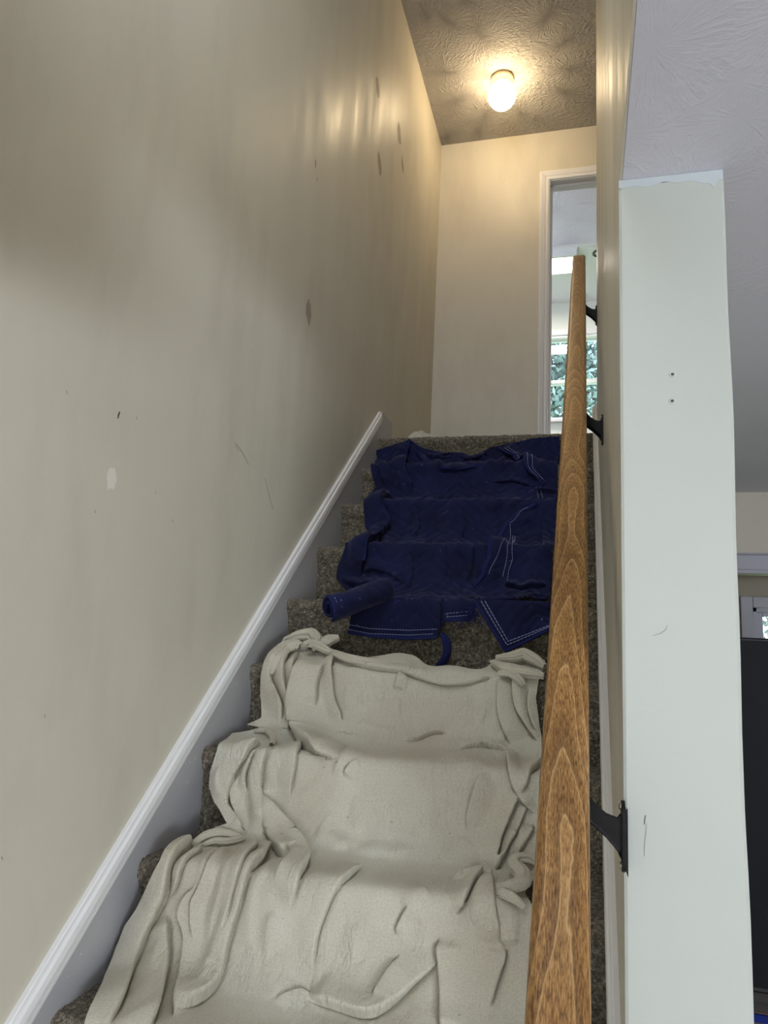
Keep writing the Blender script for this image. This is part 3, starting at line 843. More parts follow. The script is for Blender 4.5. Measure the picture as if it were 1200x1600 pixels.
# ================================================================== DROP CLOTHS
# Cloth is built over a draped profile of the stairs; coordinates are (x across, s metres down the drape).
def smooth_path(P, step, sig):
    P = np.array(P); d = np.r_[0, np.cumsum(np.linalg.norm(np.diff(P, axis=0), axis=1))]
    s = np.arange(0, d[-1], step); Q = np.stack([np.interp(s, d, P[:, 0]), np.interp(s, d, P[:, 1])], -1)
    r_ = int(3*sig/step); k = np.exp(-0.5*(np.arange(-r_, r_+1)*step/sig)**2); k /= k.sum()
    out = np.stack([np.convolve(np.pad(Q[:, i], r_, mode='reflect', reflect_type='odd'), k, 'valid') for i in (0, 1)], -1)
    d = np.r_[0, np.cumsum(np.linalg.norm(np.diff(out, axis=0), axis=1))]
    s = np.arange(0, d[-1], step)
    return np.stack([np.interp(s, d, out[:, 0]), np.interp(s, d, out[:, 1])], -1)
def hang(k, last=False, t=0.008):
    y, z = nose(k)
    p = [(y+.02, z+t), (y-.004, z+t-.002), (y-t-.002, z-.012), (y-t-.005, z-.05)]
    if not last: p += [(y-.030, z-.105), (y-.062, z-.150), (y-.105, z-.180), (y-.150, z-.190), (y-.195, z-RISE+t)]
    return p
def canvas_path():
    y, z = nose(6)
    P = [(y+.20, z+.16), (y+.17, z+.09), (y+.12, z+.045), (y+.06, z+.02)]
    for k in range(6, 11): P += hang(k)
    return smooth_path(P, .002, .011)
def blanket_path():
    y, z = nose(1)
    P = [(y-.004, z+.012), (y-.012, z-.03), (y-.014, z-.09), (y-.035, z-.150), (y-.075, z-.182), (y-.14, z-.190), (y-.195, z-.191)]
    for k in range(2, 5): P += hang(k)
    P += hang(5, True, 0.012); y, z = nose(5); P += [(y-.014, z-.10), (y-.012, z-.19)]
    return smooth_path(P, .002, .013)

CANVAS_FOLDS = [(16,30,[-0.845,0.186,-0.836,0.285,-0.836,0.32,-0.811,0.347,-0.786,0.389,-0.769,0.441]),(14,18,[-0.816,0.212,-0.799,0.29,-0.792,0.328,-0.765,0.379,-0.749,0.423,-0.744,0.472]),(8,14,[-0.794,0.188,-0.77,0.292,-0.774,0.341]),(-26,60,[-0.749,0.25,-0.756,0.329,-0.757,0.382,-0.743,0.43,-0.711,0.484,-0.659,0.56,-0.599,0.62,-0.542,0.631]),(11,26,[-0.683,0.264,-0.694,0.308,-0.692,0.348,-0.688,0.387]),(13,18,[-0.681,0.212,-0.656,0.303,-0.647,0.353,-0.63,0.387,-0.602,0.426]),(4,14,[-0.563,0.291,-0.556,0.339,-0.55,0.374]),(-9,22,[-0.458,0.273,-0.469,0.292,-0.477,0.325]),(4,14,[-0.462,0.341,-0.465,0.371,-0.456,0.406]),(-9,16,[-0.637,0.254,-0.55,0.273,-0.475,0.274,-0.453,0.279,-0.407,0.29,-0.373,0.299,-0.339,0.302,-0.289,0.296,-0.232,0.281,-0.199,0.273]),(-16,40,[-0.202,0.275,-0.203,0.316,-0.2,0.356,-0.186,0.404,-0.167,0.451]),(-15,22,[-0.167,0.267,-0.166,0.312,-0.157,0.353,-0.137,0.38,-0.12,0.409,-0.104,0.436]),(-10,14,[-0.129,0.294,-0.129,0.351,-0.116,0.39,-0.098,0.421]),(-7,26,[-0.433,0.471,-0.395,0.459,-0.375,0.432,-0.344,0.423,-0.323,0.435]),(-6,20,[-0.293,0.493,-0.258,0.466,-0.22,0.461,-0.165,0.472]),(4,22,[-0.318,0.602,-0.275,0.554,-0.225,0.595,-0.199,0.624]),(-13,18,[-0.166,0.464,-0.168,0.515,-0.153,0.63,-0.136,0.658,-0.116,0.682,-0.097,0.706]),(12,16,[-0.099,0.514,-0.112,0.608,-0.122,0.644,-0.125,0.662]),(-11,30,[-0.207,0.626,-0.222,0.655,-0.232,0.685,-0.238,0.725,-0.239,0.757]),(15,30,[-0.133,0.653,-0.15,0.696,-0.163,0.731,-0.175,0.772,-0.178,0.819]),(16,24,[-0.136,0.738,-0.151,0.766,-0.163,0.795,-0.174,0.841]),(9,16,[-0.116,0.677,-0.131,0.72,-0.141,0.754]),(11,16,[-0.101,0.722,-0.118,0.76,-0.131,0.791]),(14,22,[-0.199,0.869,-0.211,0.968,-0.229,1.001]),(17,34,[-0.185,0.847,-0.178,0.926,-0.165,0.982,-0.155,1.008,-0.136,1.033]),(9,22,[-0.135,1.034,-0.133,1.052,-0.145,1.078,-0.151,1.106,-0.157,1.142]),(-12,26,[-0.168,0.94,-0.149,0.982,-0.137,1.012,-0.133,1.04]),(7,20,[-0.253,0.904,-0.225,0.863,-0.208,0.82]),(-6,20,[-0.316,0.997,-0.33,1.021,-0.338,1.049]),(-5,26,[-0.282,0.963,-0.311,0.99,-0.324,1.011]),(18,40,[-0.727,0.713,-0.681,0.755,-0.625,0.804,-0.581,0.859,-0.551,0.923,-0.543,0.996,-0.554,1.04]),(-15,22,[-0.735,0.691,-0.717,0.747,-0.679,0.815,-0.643,0.857,-0.602,0.91,-0.596,0.893]),(-7,14,[-0.596,0.886,-0.579,0.952,-0.593,0.99]),(9,32,[-0.443,0.876,-0.45,0.966,-0.47,0.998,-0.482,1.032,-0.491,1.068,-0.489,1.102,-0.481,1.145]),(-16,46,[-0.484,1.177,-0.456,1.179,-0.415,1.183,-0.381,1.19,-0.356,1.19,-0.327,1.158,-0.285,1.107,-0.245,1.071]),(6,30,[-0.537,1.194,-0.5,1.168,-0.472,1.168]),(-12,36,[-0.254,1.038,-0.245,1.096,-0.226,1.21]),(6,26,[-0.363,1.161,-0.347,1.118,-0.323,1.076]),(20,45,[-0.832,0.869,-0.819,1.032,-0.84,1.096,-0.844,1.128,-0.838,1.18,-0.806,1.266,-0.775,1.35]),(9,12,[-0.793,0.898,-0.798,1.014,-0.822,1.055]),(17,36,[-0.813,1.068,-0.793,1.115,-0.773,1.159,-0.762,1.202,-0.735,1.266,-0.702,1.339]),(-13,26,[-0.756,1.007,-0.78,1.071,-0.751,1.102,-0.743,1.138,-0.733,1.169,-0.714,1.223,-0.684,1.295]),(-8,16,[-0.746,0.871,-0.733,0.993,-0.754,1.042,-0.748,1.084,-0.726,1.121]),(10,26,[-0.687,0.857,-0.667,0.985,-0.676,1.014,-0.677,1.051,-0.684,1.09]),(21,40,[-0.672,0.84,-0.648,0.937,-0.655,1.008,-0.662,1.049,-0.667,1.091,-0.666,1.127,-0.66,1.157,-0.661,1.193,-0.674,1.231,-0.688,1.283]),(4,14,[-0.623,0.887,-0.623,0.983,-0.637,1.022,-0.63,1.077,-0.588,1.15]),(18,40,[-0.766,0.577,-0.78,0.64,-0.802,0.668,-0.813,0.716,-0.806,0.763,-0.787,0.779,-0.757,0.801,-0.727,0.833]),(-9,13,[-0.803,0.665,-0.807,0.704,-0.797,0.737,-0.77,0.777,-0.728,0.826]),(9,16,[-0.76,0.62,-0.776,0.663,-0.779,0.689,-0.759,0.725]),(17,26,[-0.726,0.613,-0.738,0.654,-0.735,0.691,-0.723,0.733,-0.701,0.791,-0.682,0.823]),(10,26,[-0.688,0.517,-0.652,0.641,-0.657,0.676,-0.657,0.712,-0.653,0.737]),(-5,40,[-0.637,0.699,-0.594,0.74,-0.531,0.795]),(-7,16,[-0.5,0.627,-0.521,0.649,-0.532,0.662]),(-5,16,[-0.538,0.555,-0.538,0.634,-0.56,0.664]),(-5,18,[-0.577,0.801,-0.531,0.805,-0.491,0.841]),(3,14,[-0.275,1.017,-0.277,1.06,-0.268,1.099]),(-3,16,[-0.494,0.697,-0.491,0.752,-0.475,0.794]),(3,16,[-0.418,0.703,-0.416,0.758,-0.399,0.8]),(-4,22,[-0.303,0.679,-0.325,0.728,-0.337,0.763]),(-4,20,[-0.467,0.826,-0.408,0.831,-0.344,0.808]),(-4,20,[-0.239,0.766,-0.259,0.802,-0.285,0.829]),(-3,12,[-0.607,0.317,-0.609,0.359,-0.595,0.393]),(3,12,[-0.51,0.304,-0.513,0.336,-0.504,0.361]),(-4,16,[-0.28,0.313,-0.294,0.354,-0.311,0.397]),(4,16,[-0.231,0.318,-0.241,0.359,-0.246,0.401]),(-4,14,[-0.563,0.419,-0.508,0.437,-0.455,0.448]),(4,14,[-0.413,1.035,-0.417,1.078,-0.407,1.108]),(-5,18,[-0.584,1.035,-0.589,1.08,-0.572,1.121]),(-5,13,[-0.767,0.89,-0.746,1.003,-0.761,1.057]),(5,13,[-0.706,0.873,-0.697,1.003,-0.708,1.062,-0.705,1.118]),(-5,15,[-0.671,0.916,-0.664,1.016,-0.681,1.07,-0.688,1.126,-0.682,1.185]),(5,13,[-0.69,1.134,-0.685,1.173,-0.69,1.223]),(5,14,[-0.807,0.972,-0.83,1.037,-0.848,1.086]),(-5,16,[-0.831,1.142,-0.819,1.214,-0.766,1.315]),(5,13,[-0.809,1.116,-0.794,1.179,-0.751,1.288]),(-5,10,[-0.817,0.333,-0.791,0.392,-0.77,0.46]),(-5,12,[-0.758,0.65,-0.755,0.693,-0.735,0.749,-0.71,0.802]),(5,10,[-0.843,0.666,-0.841,0.71,-0.814,0.754]),(5,12,[-0.726,0.27,-0.731,0.333,-0.723,0.394]),(-4,12,[-0.156,0.283,-0.148,0.336,-0.131,0.383]),(5,12,[-0.12,0.726,-0.136,0.767,-0.148,0.796]),(-5,12,[-0.193,0.894,-0.193,0.986,-0.189,1.017]),(5,14,[-0.119,0.975,-0.117,1.018,-0.122,1.069,-0.124,1.118]),(-4,14,[-0.1,0.995,-0.103,1.046,-0.106,1.115])]
BLANKET_FOLDS = [(17,50,[-0.747,0.034,-0.774,0.117,-0.722,0.41,-0.686,0.481,-0.657,0.532]),(-10,22,[-0.9,0.128,-0.795,0.449,-0.773,0.493]),(20,40,[-0.777,0.487,-0.744,0.759,-0.699,0.832,-0.734,0.897,-0.733,1.089]),(18,42,[-0.739,0.905,-0.73,1.102,-0.734,1.155,-0.729,1.214]),(-12,30,[-0.776,1.213,-0.765,1.241,-0.725,1.249,-0.667,1.243,-0.622,1.254]),(-8,34,[-0.725,1.183,-0.68,1.17,-0.612,1.192,-0.57,1.231]),(-15,40,[-0.164,0.749,-0.247,0.829,-0.276,0.923,-0.282,1.141,-0.301,1.206,-0.344,1.245]),(-15,42,[-0.354,0.082,-0.276,0.124,-0.21,0.398,-0.172,0.442,-0.154,0.48]),(-8,14,[-0.226,0.882,-0.227,1.11,-0.239,1.173,-0.245,1.214]),(-10,16,[-0.717,0.095,-0.683,0.142,-0.559,0.401,-0.48,0.405,-0.418,0.397]),(-7,12,[-0.681,0.112,-0.605,0.117,-0.544,0.102]),(8,16,[-0.453,0.114,-0.383,0.155,-0.3,0.413,-0.315,0.426]),(-6,18,[-0.348,0.472,-0.273,0.455,-0.188,0.492]),(7,20,[-0.574,0.555,-0.533,0.537,-0.485,0.567]),(6,20,[-0.455,0.546,-0.419,0.533,-0.385,0.568]),(5,16,[-0.606,0.748,-0.587,0.826,-0.587,0.907]),(-4,16,[-0.509,0.748,-0.519,0.812,-0.496,0.886]),(4,20,[-0.436,0.761,-0.414,0.825,-0.424,0.903]),(6,20,[-0.556,0.942,-0.524,0.914,-0.463,0.945]),(-4,18,[-0.438,1.089,-0.422,1.155,-0.425,1.229]),(4,18,[-0.352,1.087,-0.352,1.153,-0.368,1.218]),(4,18,[-0.567,1.106,-0.551,1.169,-0.55,1.248]),(-9,20,[-0.248,1.225,-0.179,1.239,-0.109,1.215]),(4,18,[-0.606,1.449,-0.505,1.456,-0.408,1.448]),(6,16,[-0.408,1.445,-0.413,1.486,-0.404,1.528]),(-6,20,[-0.126,0.749,-0.135,0.85,-0.119,1.116]),(-5,14,[-0.633,1.471,-0.641,1.5,-0.66,1.52])]
CANVAS_LEFT = [(-0.867,0.119),(-0.874,0.144),(-0.844,0.257),(-0.851,0.311),(-0.845,0.366),(-0.824,0.429),(-0.814,0.465),(-0.862,0.461),(-0.884,0.506),(-0.857,0.637),(-0.866,0.683),(-0.859,0.717),(-0.828,0.762),(-0.797,0.796),(-0.778,0.815),(-0.803,0.82),(-0.824,0.837),(-0.837,0.876),(-0.842,0.932),(-0.84,0.99),(-0.857,1.024),(-0.871,1.071),(-0.887,1.108),(-0.888,1.151),(-0.876,1.213),(-0.836,1.305),(-0.825,1.338),(-0.835,1.383),(-0.847,1.447)]
CANVAS_RIGHT = [(-0.103,0.133),(-0.1,0.2),(-0.118,0.29),(-0.122,0.319),(-0.113,0.353),(-0.098,0.414),(-0.089,0.539),(-0.092,0.687),(-0.093,0.736),(-0.093,0.789),(-0.095,0.853),(-0.105,0.884),(-0.107,0.922),(-0.089,0.975),(-0.076,1.033),(-0.076,1.149),(-0.071,1.304)]
CANVAS_TOP = [(-0.869,0.113),(-0.859,0.084),(-0.806,0.065),(-0.756,0.099),(-0.7,0.149),(-0.626,0.231),(-0.574,0.187),(-0.497,0.163),(-0.454,0.166),(-0.403,0.236),(-0.381,0.244),(-0.35,0.221),(-0.278,0.248),(-0.238,0.233),(-0.237,0.133),(-0.207,0.125),(-0.165,0.106),(-0.128,0.141),(-0.099,0.151)]
BLANKET_LEFT = [(-0.753,0.034),(-0.837,0.06),(-0.902,0.082),(-0.916,0.12),(-0.846,0.414),(-0.822,0.48),(-0.85,0.53),(-0.801,0.779),(-0.789,0.844),(-0.745,0.89),(-0.814,0.912),(-0.795,1.1),(-0.813,1.166),(-0.808,1.217),(-0.777,1.258),(-0.709,1.308),(-0.68,1.472),(-0.685,1.511),(-0.688,1.546)]
BLANKET_RIGHT = [(-0.1,0.036),(-0.104,0.147),(-0.1,0.48),(-0.096,0.773),(-0.095,1.094),(-0.101,1.204),(-0.102,1.299),(-0.098,1.47)]
BLANKET_TOP = [(-0.902,0.082),(-0.837,0.06),(-0.747,0.031),(-0.725,0.053),(-0.689,0.078),(-0.613,0.095),(-0.569,0.111),(-0.541,0.102),(-0.507,0.103),(-0.463,0.133),(-0.442,0.111),(-0.396,0.084),(-0.3,0.06),(-0.191,0.04),(-0.1,0.036)]
BLANKET_BOTTOM = [(-0.688,1.542),(-0.599,1.552),(-0.5,1.553),(-0.415,1.546),(-0.404,1.51),(-0.391,1.492),(-0.387,1.498),(-0.319,1.493),(-0.315,1.455),(-0.303,1.432),(-0.214,1.298),(-0.102,1.282)]
CANVAS_TUBES = [(22,[(-0.835,1.933,1.577),(-0.827,1.942,1.615),(-0.824,2.004,1.647),(-0.797,2.023,1.66),(-0.78,2.02,1.653)]),(20,[(-0.851,2.075,1.669),(-0.813,2.079,1.686),(-0.772,2.085,1.691),(-0.745,2.059,1.67),(-0.743,1.994,1.644)]),(14,[(-0.784,2.029,1.657),(-0.756,2.036,1.665),(-0.713,2.005,1.653),(-0.673,1.982,1.64)]),(18,[(-0.724,2.027,1.656),(-0.709,2.058,1.675),(-0.683,2.069,1.684)]),(12,[(-0.692,2.002,1.647),(-0.623,1.956,1.629),(-0.574,1.951,1.622),(-0.516,1.96,1.621),(-0.451,1.984,1.624)]),(16,[(-0.232,2.011,1.639),(-0.191,1.942,1.626),(-0.15,1.932,1.619),(-0.095,1.927,1.613)]),(17,[(-0.225,2.037,1.649),(-0.183,2.024,1.655),(-0.154,2.041,1.666),(-0.122,2.016,1.651),(-0.095,1.994,1.634)]),(14,[(-0.207,1.939,1.612),(-0.18,1.93,1.617),(-0.157,1.924,1.606),(-0.144,1.925,1.588)]),(15,[(-0.091,1.627,1.252),(-0.107,1.625,1.261),(-0.131,1.612,1.259),(-0.132,1.592,1.252),(-0.114,1.565,1.246),(-0.111,1.529,1.24),(-0.13,1.498,1.237),(-0.156,1.5,1.231)]),(9,[(-0.161,1.496,1.223),(-0.142,1.477,1.233),(-0.121,1.469,1.229),(-0.102,1.465,1.216)]),(9,[(-0.829,1.568,1.22),(-0.807,1.589,1.237),(-0.778,1.599,1.243),(-0.753,1.599,1.243),(-0.727,1.597,1.238)]),(8,[(-0.799,1.564,1.222),(-0.781,1.576,1.232),(-0.752,1.572,1.233),(-0.718,1.603,1.238)]),(8,[(-0.67,1.568,1.222),(-0.67,1.592,1.235),(-0.655,1.599,1.233)]),(9,[(-0.826,1.848,1.433),(-0.788,1.843,1.439),(-0.748,1.793,1.431),(-0.721,1.716,1.421)])]
CANVAS_SEAMS = [[(-0.636,0.262),(-0.549,0.275),(-0.475,0.276),(-0.408,0.285),(-0.373,0.294),(-0.339,0.297),(-0.289,0.291),(-0.233,0.275)],[(-0.398,0.263),(-0.381,0.28),(-0.356,0.288),(-0.313,0.284)]]
BLANKET_TUBES = [(13,[(-0.401,2.169,1.71),(-0.385,2.166,1.692),(-0.382,2.164,1.659),(-0.391,2.167,1.629),(-0.413,2.169,1.614)]),(9,[(-0.713,3.11,2.524),(-0.685,3.094,2.478),(-0.555,2.874,2.387),(-0.477,2.873,2.38),(-0.421,2.879,2.392)]),(11,[(-0.529,3.111,2.497),(-0.482,3.099,2.482),(-0.438,3.101,2.493),(-0.406,3.109,2.511)]),(8,[(-0.678,3.112,2.494),(-0.62,3.109,2.498),(-0.573,3.107,2.485),(-0.558,3.112,2.509),(-0.53,3.114,2.509)]),(7,[(-0.181,2.848,2.289),(-0.147,2.847,2.291),(-0.104,2.843,2.282)]),(8,[(-0.34,2.317,1.835),(-0.274,2.175,1.815),(-0.2,2.179,1.821),(-0.151,2.324,1.845),(-0.101,2.313,1.838)])]
BLANKET_SEAMS = [[(-0.685,1.523),(-0.619,1.532),(-0.5,1.532),(-0.415,1.525)],[(-0.688,1.537),(-0.619,1.547),(-0.5,1.546),(-0.423,1.539)],[(-0.182,0.766),(-0.242,0.845),(-0.251,1.085),(-0.269,1.149),(-0.286,1.205)],[(-0.195,0.764),(-0.254,0.834),(-0.28,0.933),(-0.284,1.145),(-0.301,1.201)],[(-0.223,0.921),(-0.22,1.129),(-0.231,1.18),(-0.236,1.219)],[(-0.326,0.086),(-0.265,0.127),(-0.198,0.404),(-0.162,0.451)],[(-0.31,0.086),(-0.248,0.131),(-0.185,0.409),(-0.15,0.457)],[(-0.178,0.492),(-0.165,0.563)],[(-0.163,0.489),(-0.151,0.553)],[(-0.388,1.481),(-0.322,1.473)],[(-0.388,1.49),(-0.322,1.482)],[(-0.25,1.197),(-0.239,1.118),(-0.238,0.899)],[(-0.116,1.489),(-0.109,1.482)]]
BLANKET_BINDINGS = [[(-0.164,0.749),(-0.243,0.826),(-0.274,0.923),(-0.28,1.141),(-0.299,1.206),(-0.34,1.242)],[(-0.354,0.082),(-0.276,0.124),(-0.208,0.398),(-0.17,0.442),(-0.154,0.48)],[(-0.688,1.544),(-0.599,1.554),(-0.5,1.555),(-0.415,1.547)],[(-0.391,1.498),(-0.319,1.493)],[(-0.753,0.037),(-0.775,0.107),(-0.723,0.401),(-0.686,0.481)],[(-0.773,0.493),(-0.742,0.759),(-0.699,0.829)],[(-0.739,0.905),(-0.73,1.102),(-0.734,1.155)],[(-0.717,0.098),(-0.683,0.146),(-0.559,0.404),(-0.48,0.408),(-0.418,0.4)]]
BLANKET_ROLL = [(-0.57,2.171,1.825),(-0.741,2.134,1.755)]
FLAP = [(-0.305,2.172,1.81),(-0.101,2.313,1.838),(-0.093,2.157,1.755),(-0.211,2.168,1.667)]
LINT = [(-0.266,2.154,1.748),(-0.209,2.158,1.725),(-0.24,2.161,1.713),(-0.263,2.88,2.348),(-0.193,2.868,2.334)]


def sstep(a): a = np.clip(a, 0, 1); return a*a*(3 - 2*a)
class Drape:
    def __init__(s, path, folds, hmax, seed, wr, puff=0.0, gain=1.0):
        s.puff = puff; s.gain = gain
        s.p = path; s.folds = folds; s.hmax = hmax
        t = np.gradient(path, axis=0); t /= np.linalg.norm(t, axis=1)[:, None]
        # a long-window normal so that displaced cloth does not pinch in the hollows
        n = np.stack([t[:, 1], -t[:, 0]], -1)
        k = np.ones(31)/31
        n = np.stack([np.convolve(np.pad(n[:, i], 15, mode='edge'), k, 'valid') for i in (0, 1)], -1)
        s.n = n / np.linalg.norm(n, axis=1)[:, None]
        s.wr = wr
        s.noses = []
        for k in range(1, 13):
            y, z = nose(k); d = np.hypot(path[:, 0] - y + 0.006, path[:, 1] - z)
            if d.min() < 0.03: s.noses.append(float(np.argmin(d))*0.002)
        r_ = np.random.default_rng(seed)
        s.waves = [(r_.normal(0, 1), r_.normal(0, 1), r_.uniform(0, 6.28), r_.uniform(16, 70)) for _ in range(26)]
    def field(s, X, S):
        H = np.zeros_like(X); DX = np.zeros_like(X); DS = np.zeros_like(X)
        for h, w_, c in s.folds:
            sg = 1 if h > 0 else -1; h = abs(h)*0.0016*s.gain; W = w_*0.0017; e = 0.0030
            P = np.array(c).reshape(-1, 2)
            pad = W + 0.01
            sel = np.where((X > P[:, 0].min()-pad) & (X < P[:, 0].max()+pad) & (S > P[:, 1].min()-pad) & (S < P[:, 1].max()+pad))[0]
            if len(sel) == 0: continue
            # densify to a smooth curve
            d = np.r_[0, np.cumsum(np.linalg.norm(np.diff(P, axis=0), axis=1))]
            tt = np.linspace(0, d[-1], max(8, int(d[-1]/0.012)))
            Q = np.stack([np.interp(tt, d, P[:, 0]), np.interp(tt, d, P[:, 1])], -1)
            for _ in range(2): Q[1:-1] = 0.25*Q[:-2] + 0.5*Q[1:-1] + 0.25*Q[2:]
            x, sc = X[sel], S[sel]
            best = np.full(len(sel), 1e9); dist = np.zeros(len(sel)); par = np.zeros(len(sel)); nx = np.zeros(len(sel)); ns = np.zeros(len(sel))
            for i in range(len(Q)-1):
                a, b = Q[i], Q[i+1]; ab = b - a; L2 = ab @ ab + 1e-12
                u = np.clip(((x-a[0])*ab[0] + (sc-a[1])*ab[1])/L2, 0, 1)
                px, ps = x - a[0] - u*ab[0], sc - a[1] - u*ab[1]
                dd = px*px + ps*ps; m_ = dd < best
                L = math.sqrt(L2); n0, n1 = -ab[1]/L, ab[0]/L
                best = np.where(m_, dd, best)
                dist = np.where(m_, np.sign(px*n0 + ps*n1)*np.sqrt(dd)*sg, dist)
                par = np.where(m_, (i+u)/(len(Q)-1), par)
                nx = np.where(m_, n0*sg, nx); ns = np.where(m_, n1*sg, ns)
            big_ = h > 0.019
            tap = sstep(par/(0.12 if big_ else 0.2))*sstep((1-par)/(0.16 if big_ else 0.26))
            if h < 0.0085:                       # soft wrinkle
                Wl = np.where(dist >= 0, 0.75*W, 0.40*W)*(0.45 + 0.55*tap)
                H[sel] += 0.9*h*tap*np.exp(-(dist/Wl)**2)
                continue
            We = W*(0.40 + 0.60*tap)
            u_ = np.clip(dist/We, 0, 1)
            lip = np.clip(1 - dist/(0.05*We + 0.002), 0, 1)
            up = (0.5 + 0.5*np.cos(np.pi*u_**0.85))*(1 - 0.22*lip*lip)
            f = np.where(dist >= 0, up, 0.78*sstep(1 + dist/e))
            g = np.where(dist < 0, -(0.30*np.exp(-((dist + e)/0.006)**2) + 0.16*np.exp(-((dist + e)/(0.003 + 0.3*We))**2))*sstep(-dist/e), 0)
            g = g - np.exp(-((dist + 0.6*e)/0.0022)**2)*0.013/h
            tap = tap*(0.88 + 0.12*np.sin(6*par + 400*h))
            H[sel] += h*tap*(f + g)
            lat = sstep((dist + 0.8*e)/e)*np.exp(-(np.maximum(dist, 0)/(0.24*We + 0.003))**2)*0.42*h*tap
            DX[sel] -= nx*lat; DS[sel] -= ns*lat
        N = np.zeros_like(X)
        for a, b, ph, k in s.waves:
            N += np.sin(k*(a*X*1.3 + b*S*0.55) + ph)/(k**0.9)
        N *= s.wr*6
        if s.puff:      # padded quilting: soft lumps, mostly across the treads
            q = np.zeros_like(X)
            for a, b, ph, k in s.waves[:18]:
                q += np.sin(1.5*k*(a*X*1.2 + b*S*0.35) + ph)*np.cos(k*(b*X + 0.3*a*S) + 2*ph)
            N += s.puff*q/4
            for sn in s.noses:      # uneven bulges where the quilt rides over a stair edge
                wv = 0.5 + 0.32*np.sin(19*X + 37*sn) + 0.28*np.sin(43*X + 11*sn) + 0.22*np.sin(88*X + 5*sn)
                N += 0.015*np.clip(wv, 0, 2)*np.exp(-((S - sn - 0.006)/0.022)**2)
        return s.hmax*np.tanh(H/s.hmax) + N, DX, DS
    def at(s, X, S, lift=0.0):
        sh = X.shape; X = X.ravel().astype(float); S = S.ravel().astype(float)
        H, DX, DS = s.field(X, S)
        q = np.clip(S + np.clip(DS, -.02, .02), 0, (len(s.p)-1)*.002 - 1e-6)/.002
        idx = np.arange(len(s.p))
        y = np.interp(q, idx, s.p[:, 0]); z = np.interp(q, idx, s.p[:, 1])
        ny = np.interp(q, idx, s.n[:, 0]); nz = np.interp(q, idx, s.n[:, 1])
        h = 0.009 + np.where(H < 0, 0.014*np.tanh(H/0.014), H) + lift
        return np.stack([X + np.clip(DX, -.02, .02), y + ny*h, z + nz*h], -1).reshape(sh + (3,))

def push_out(P, m_):
    """keep cloth vertices outside the carpeted steps and off the left skirt"""
    P = np.array(P, float); y, z = P[..., 1], P[..., 2]
    for it in range(2):
        for k in range(13, 0, -1):
            yk, zk = nose(k)
            pz = zk + m_ - z; py = y - (yk - m_)
            inside = (pz > 0) & (py > 0) & (y < yk + RUN + 0.05)
            uz = inside & (pz <= py); uy = inside & (pz > py) & (py < 0.12)
            z[uz] += pz[uz]; y[uy] -= py[uy]
    P[..., 0] = np.maximum(P[..., 0], XL + 0.006)
    return P
def binding_line(name, D, pts, mat, parent, r=0.0055, lift=0.002):
    P = np.array(pts, float); d = np.r_[0, np.cumsum(np.linalg.norm(np.diff(P, axis=0), axis=1))]
    tt = np.linspace(0, d[-1], max(8, int(d[-1]/0.006)))
    Q = push_out(D.at(np.interp(tt, d, P[:, 0]), np.interp(tt, d, P[:, 1]), lift), 0.012)
    for _ in range(3): Q[1:-1] = 0.25*Q[:-2] + 0.5*Q[1:-1] + 0.25*Q[2:]
    return MB().sweep([tuple(q) for q in Q], circ(r, 10, 1.5, 0.7), (0, -0.7, 0.7)).build(name, mat, parent, True)

def chain(pts, axis, n):
    """resample boundary points by one coordinate"""
    P = np.array(sorted(pts, key=lambda p: p[axis])); return P
def cloth_sheet(name, D, left, right, top, bottom, nx, ns, mat, parent, margin):
    L, R_ = chain(left, 1, 0), chain(right, 1, 0); T = chain(top, 0, 0)
    t = np.linspace(0, 1, nx); w_ = np.linspace(0, 1, ns)
    x_lo = np.interp(0.1, L[:, 1], L[:, 0])
    # first guess of x from mid boundaries, then a few fixed point steps
    Sg = np.zeros((ns, nx)); Xg = np.zeros((ns, nx))
    xt = np.linspace(T[0, 0], T[-1, 0], nx); st = np.interp(xt, T[:, 0], T[:, 1])
    kk = np.exp(-0.5*(np.arange(-24, 25)/8.0)**2); kk /= kk.sum()
    st = np.convolve(np.pad(st, 24, mode='edge'), kk, 'valid')
    if isinstance(bottom, float): sb = np.full(nx, bottom)
    else:
        B = chain(bottom, 0, 0); xb = np.linspace(B[0, 0], B[-1, 0], nx); sb = np.interp(xb, B[:, 0], B[:, 1])
    Sg = st[None, :] + (sb - st)[None, :]*w_[:, None]
    Xl = np.interp(Sg, L[:, 1], L[:, 0]); Xr = np.interp(Sg, R_[:, 1], R_[:, 0])
    Xg = Xl + (Xr - Xl)*t[None, :]
    # blend so that the top row follows the top outline
    k = np.exp(-w_*9)[:, None]
    Xg = Xg*(1-k) + xt[None, :]*k
    P = push_out(D.at(Xg, Sg), margin)
    return grid_obj(name, P, mat, parent, True, np.stack([Xg, Sg], -1)), Xg, Sg

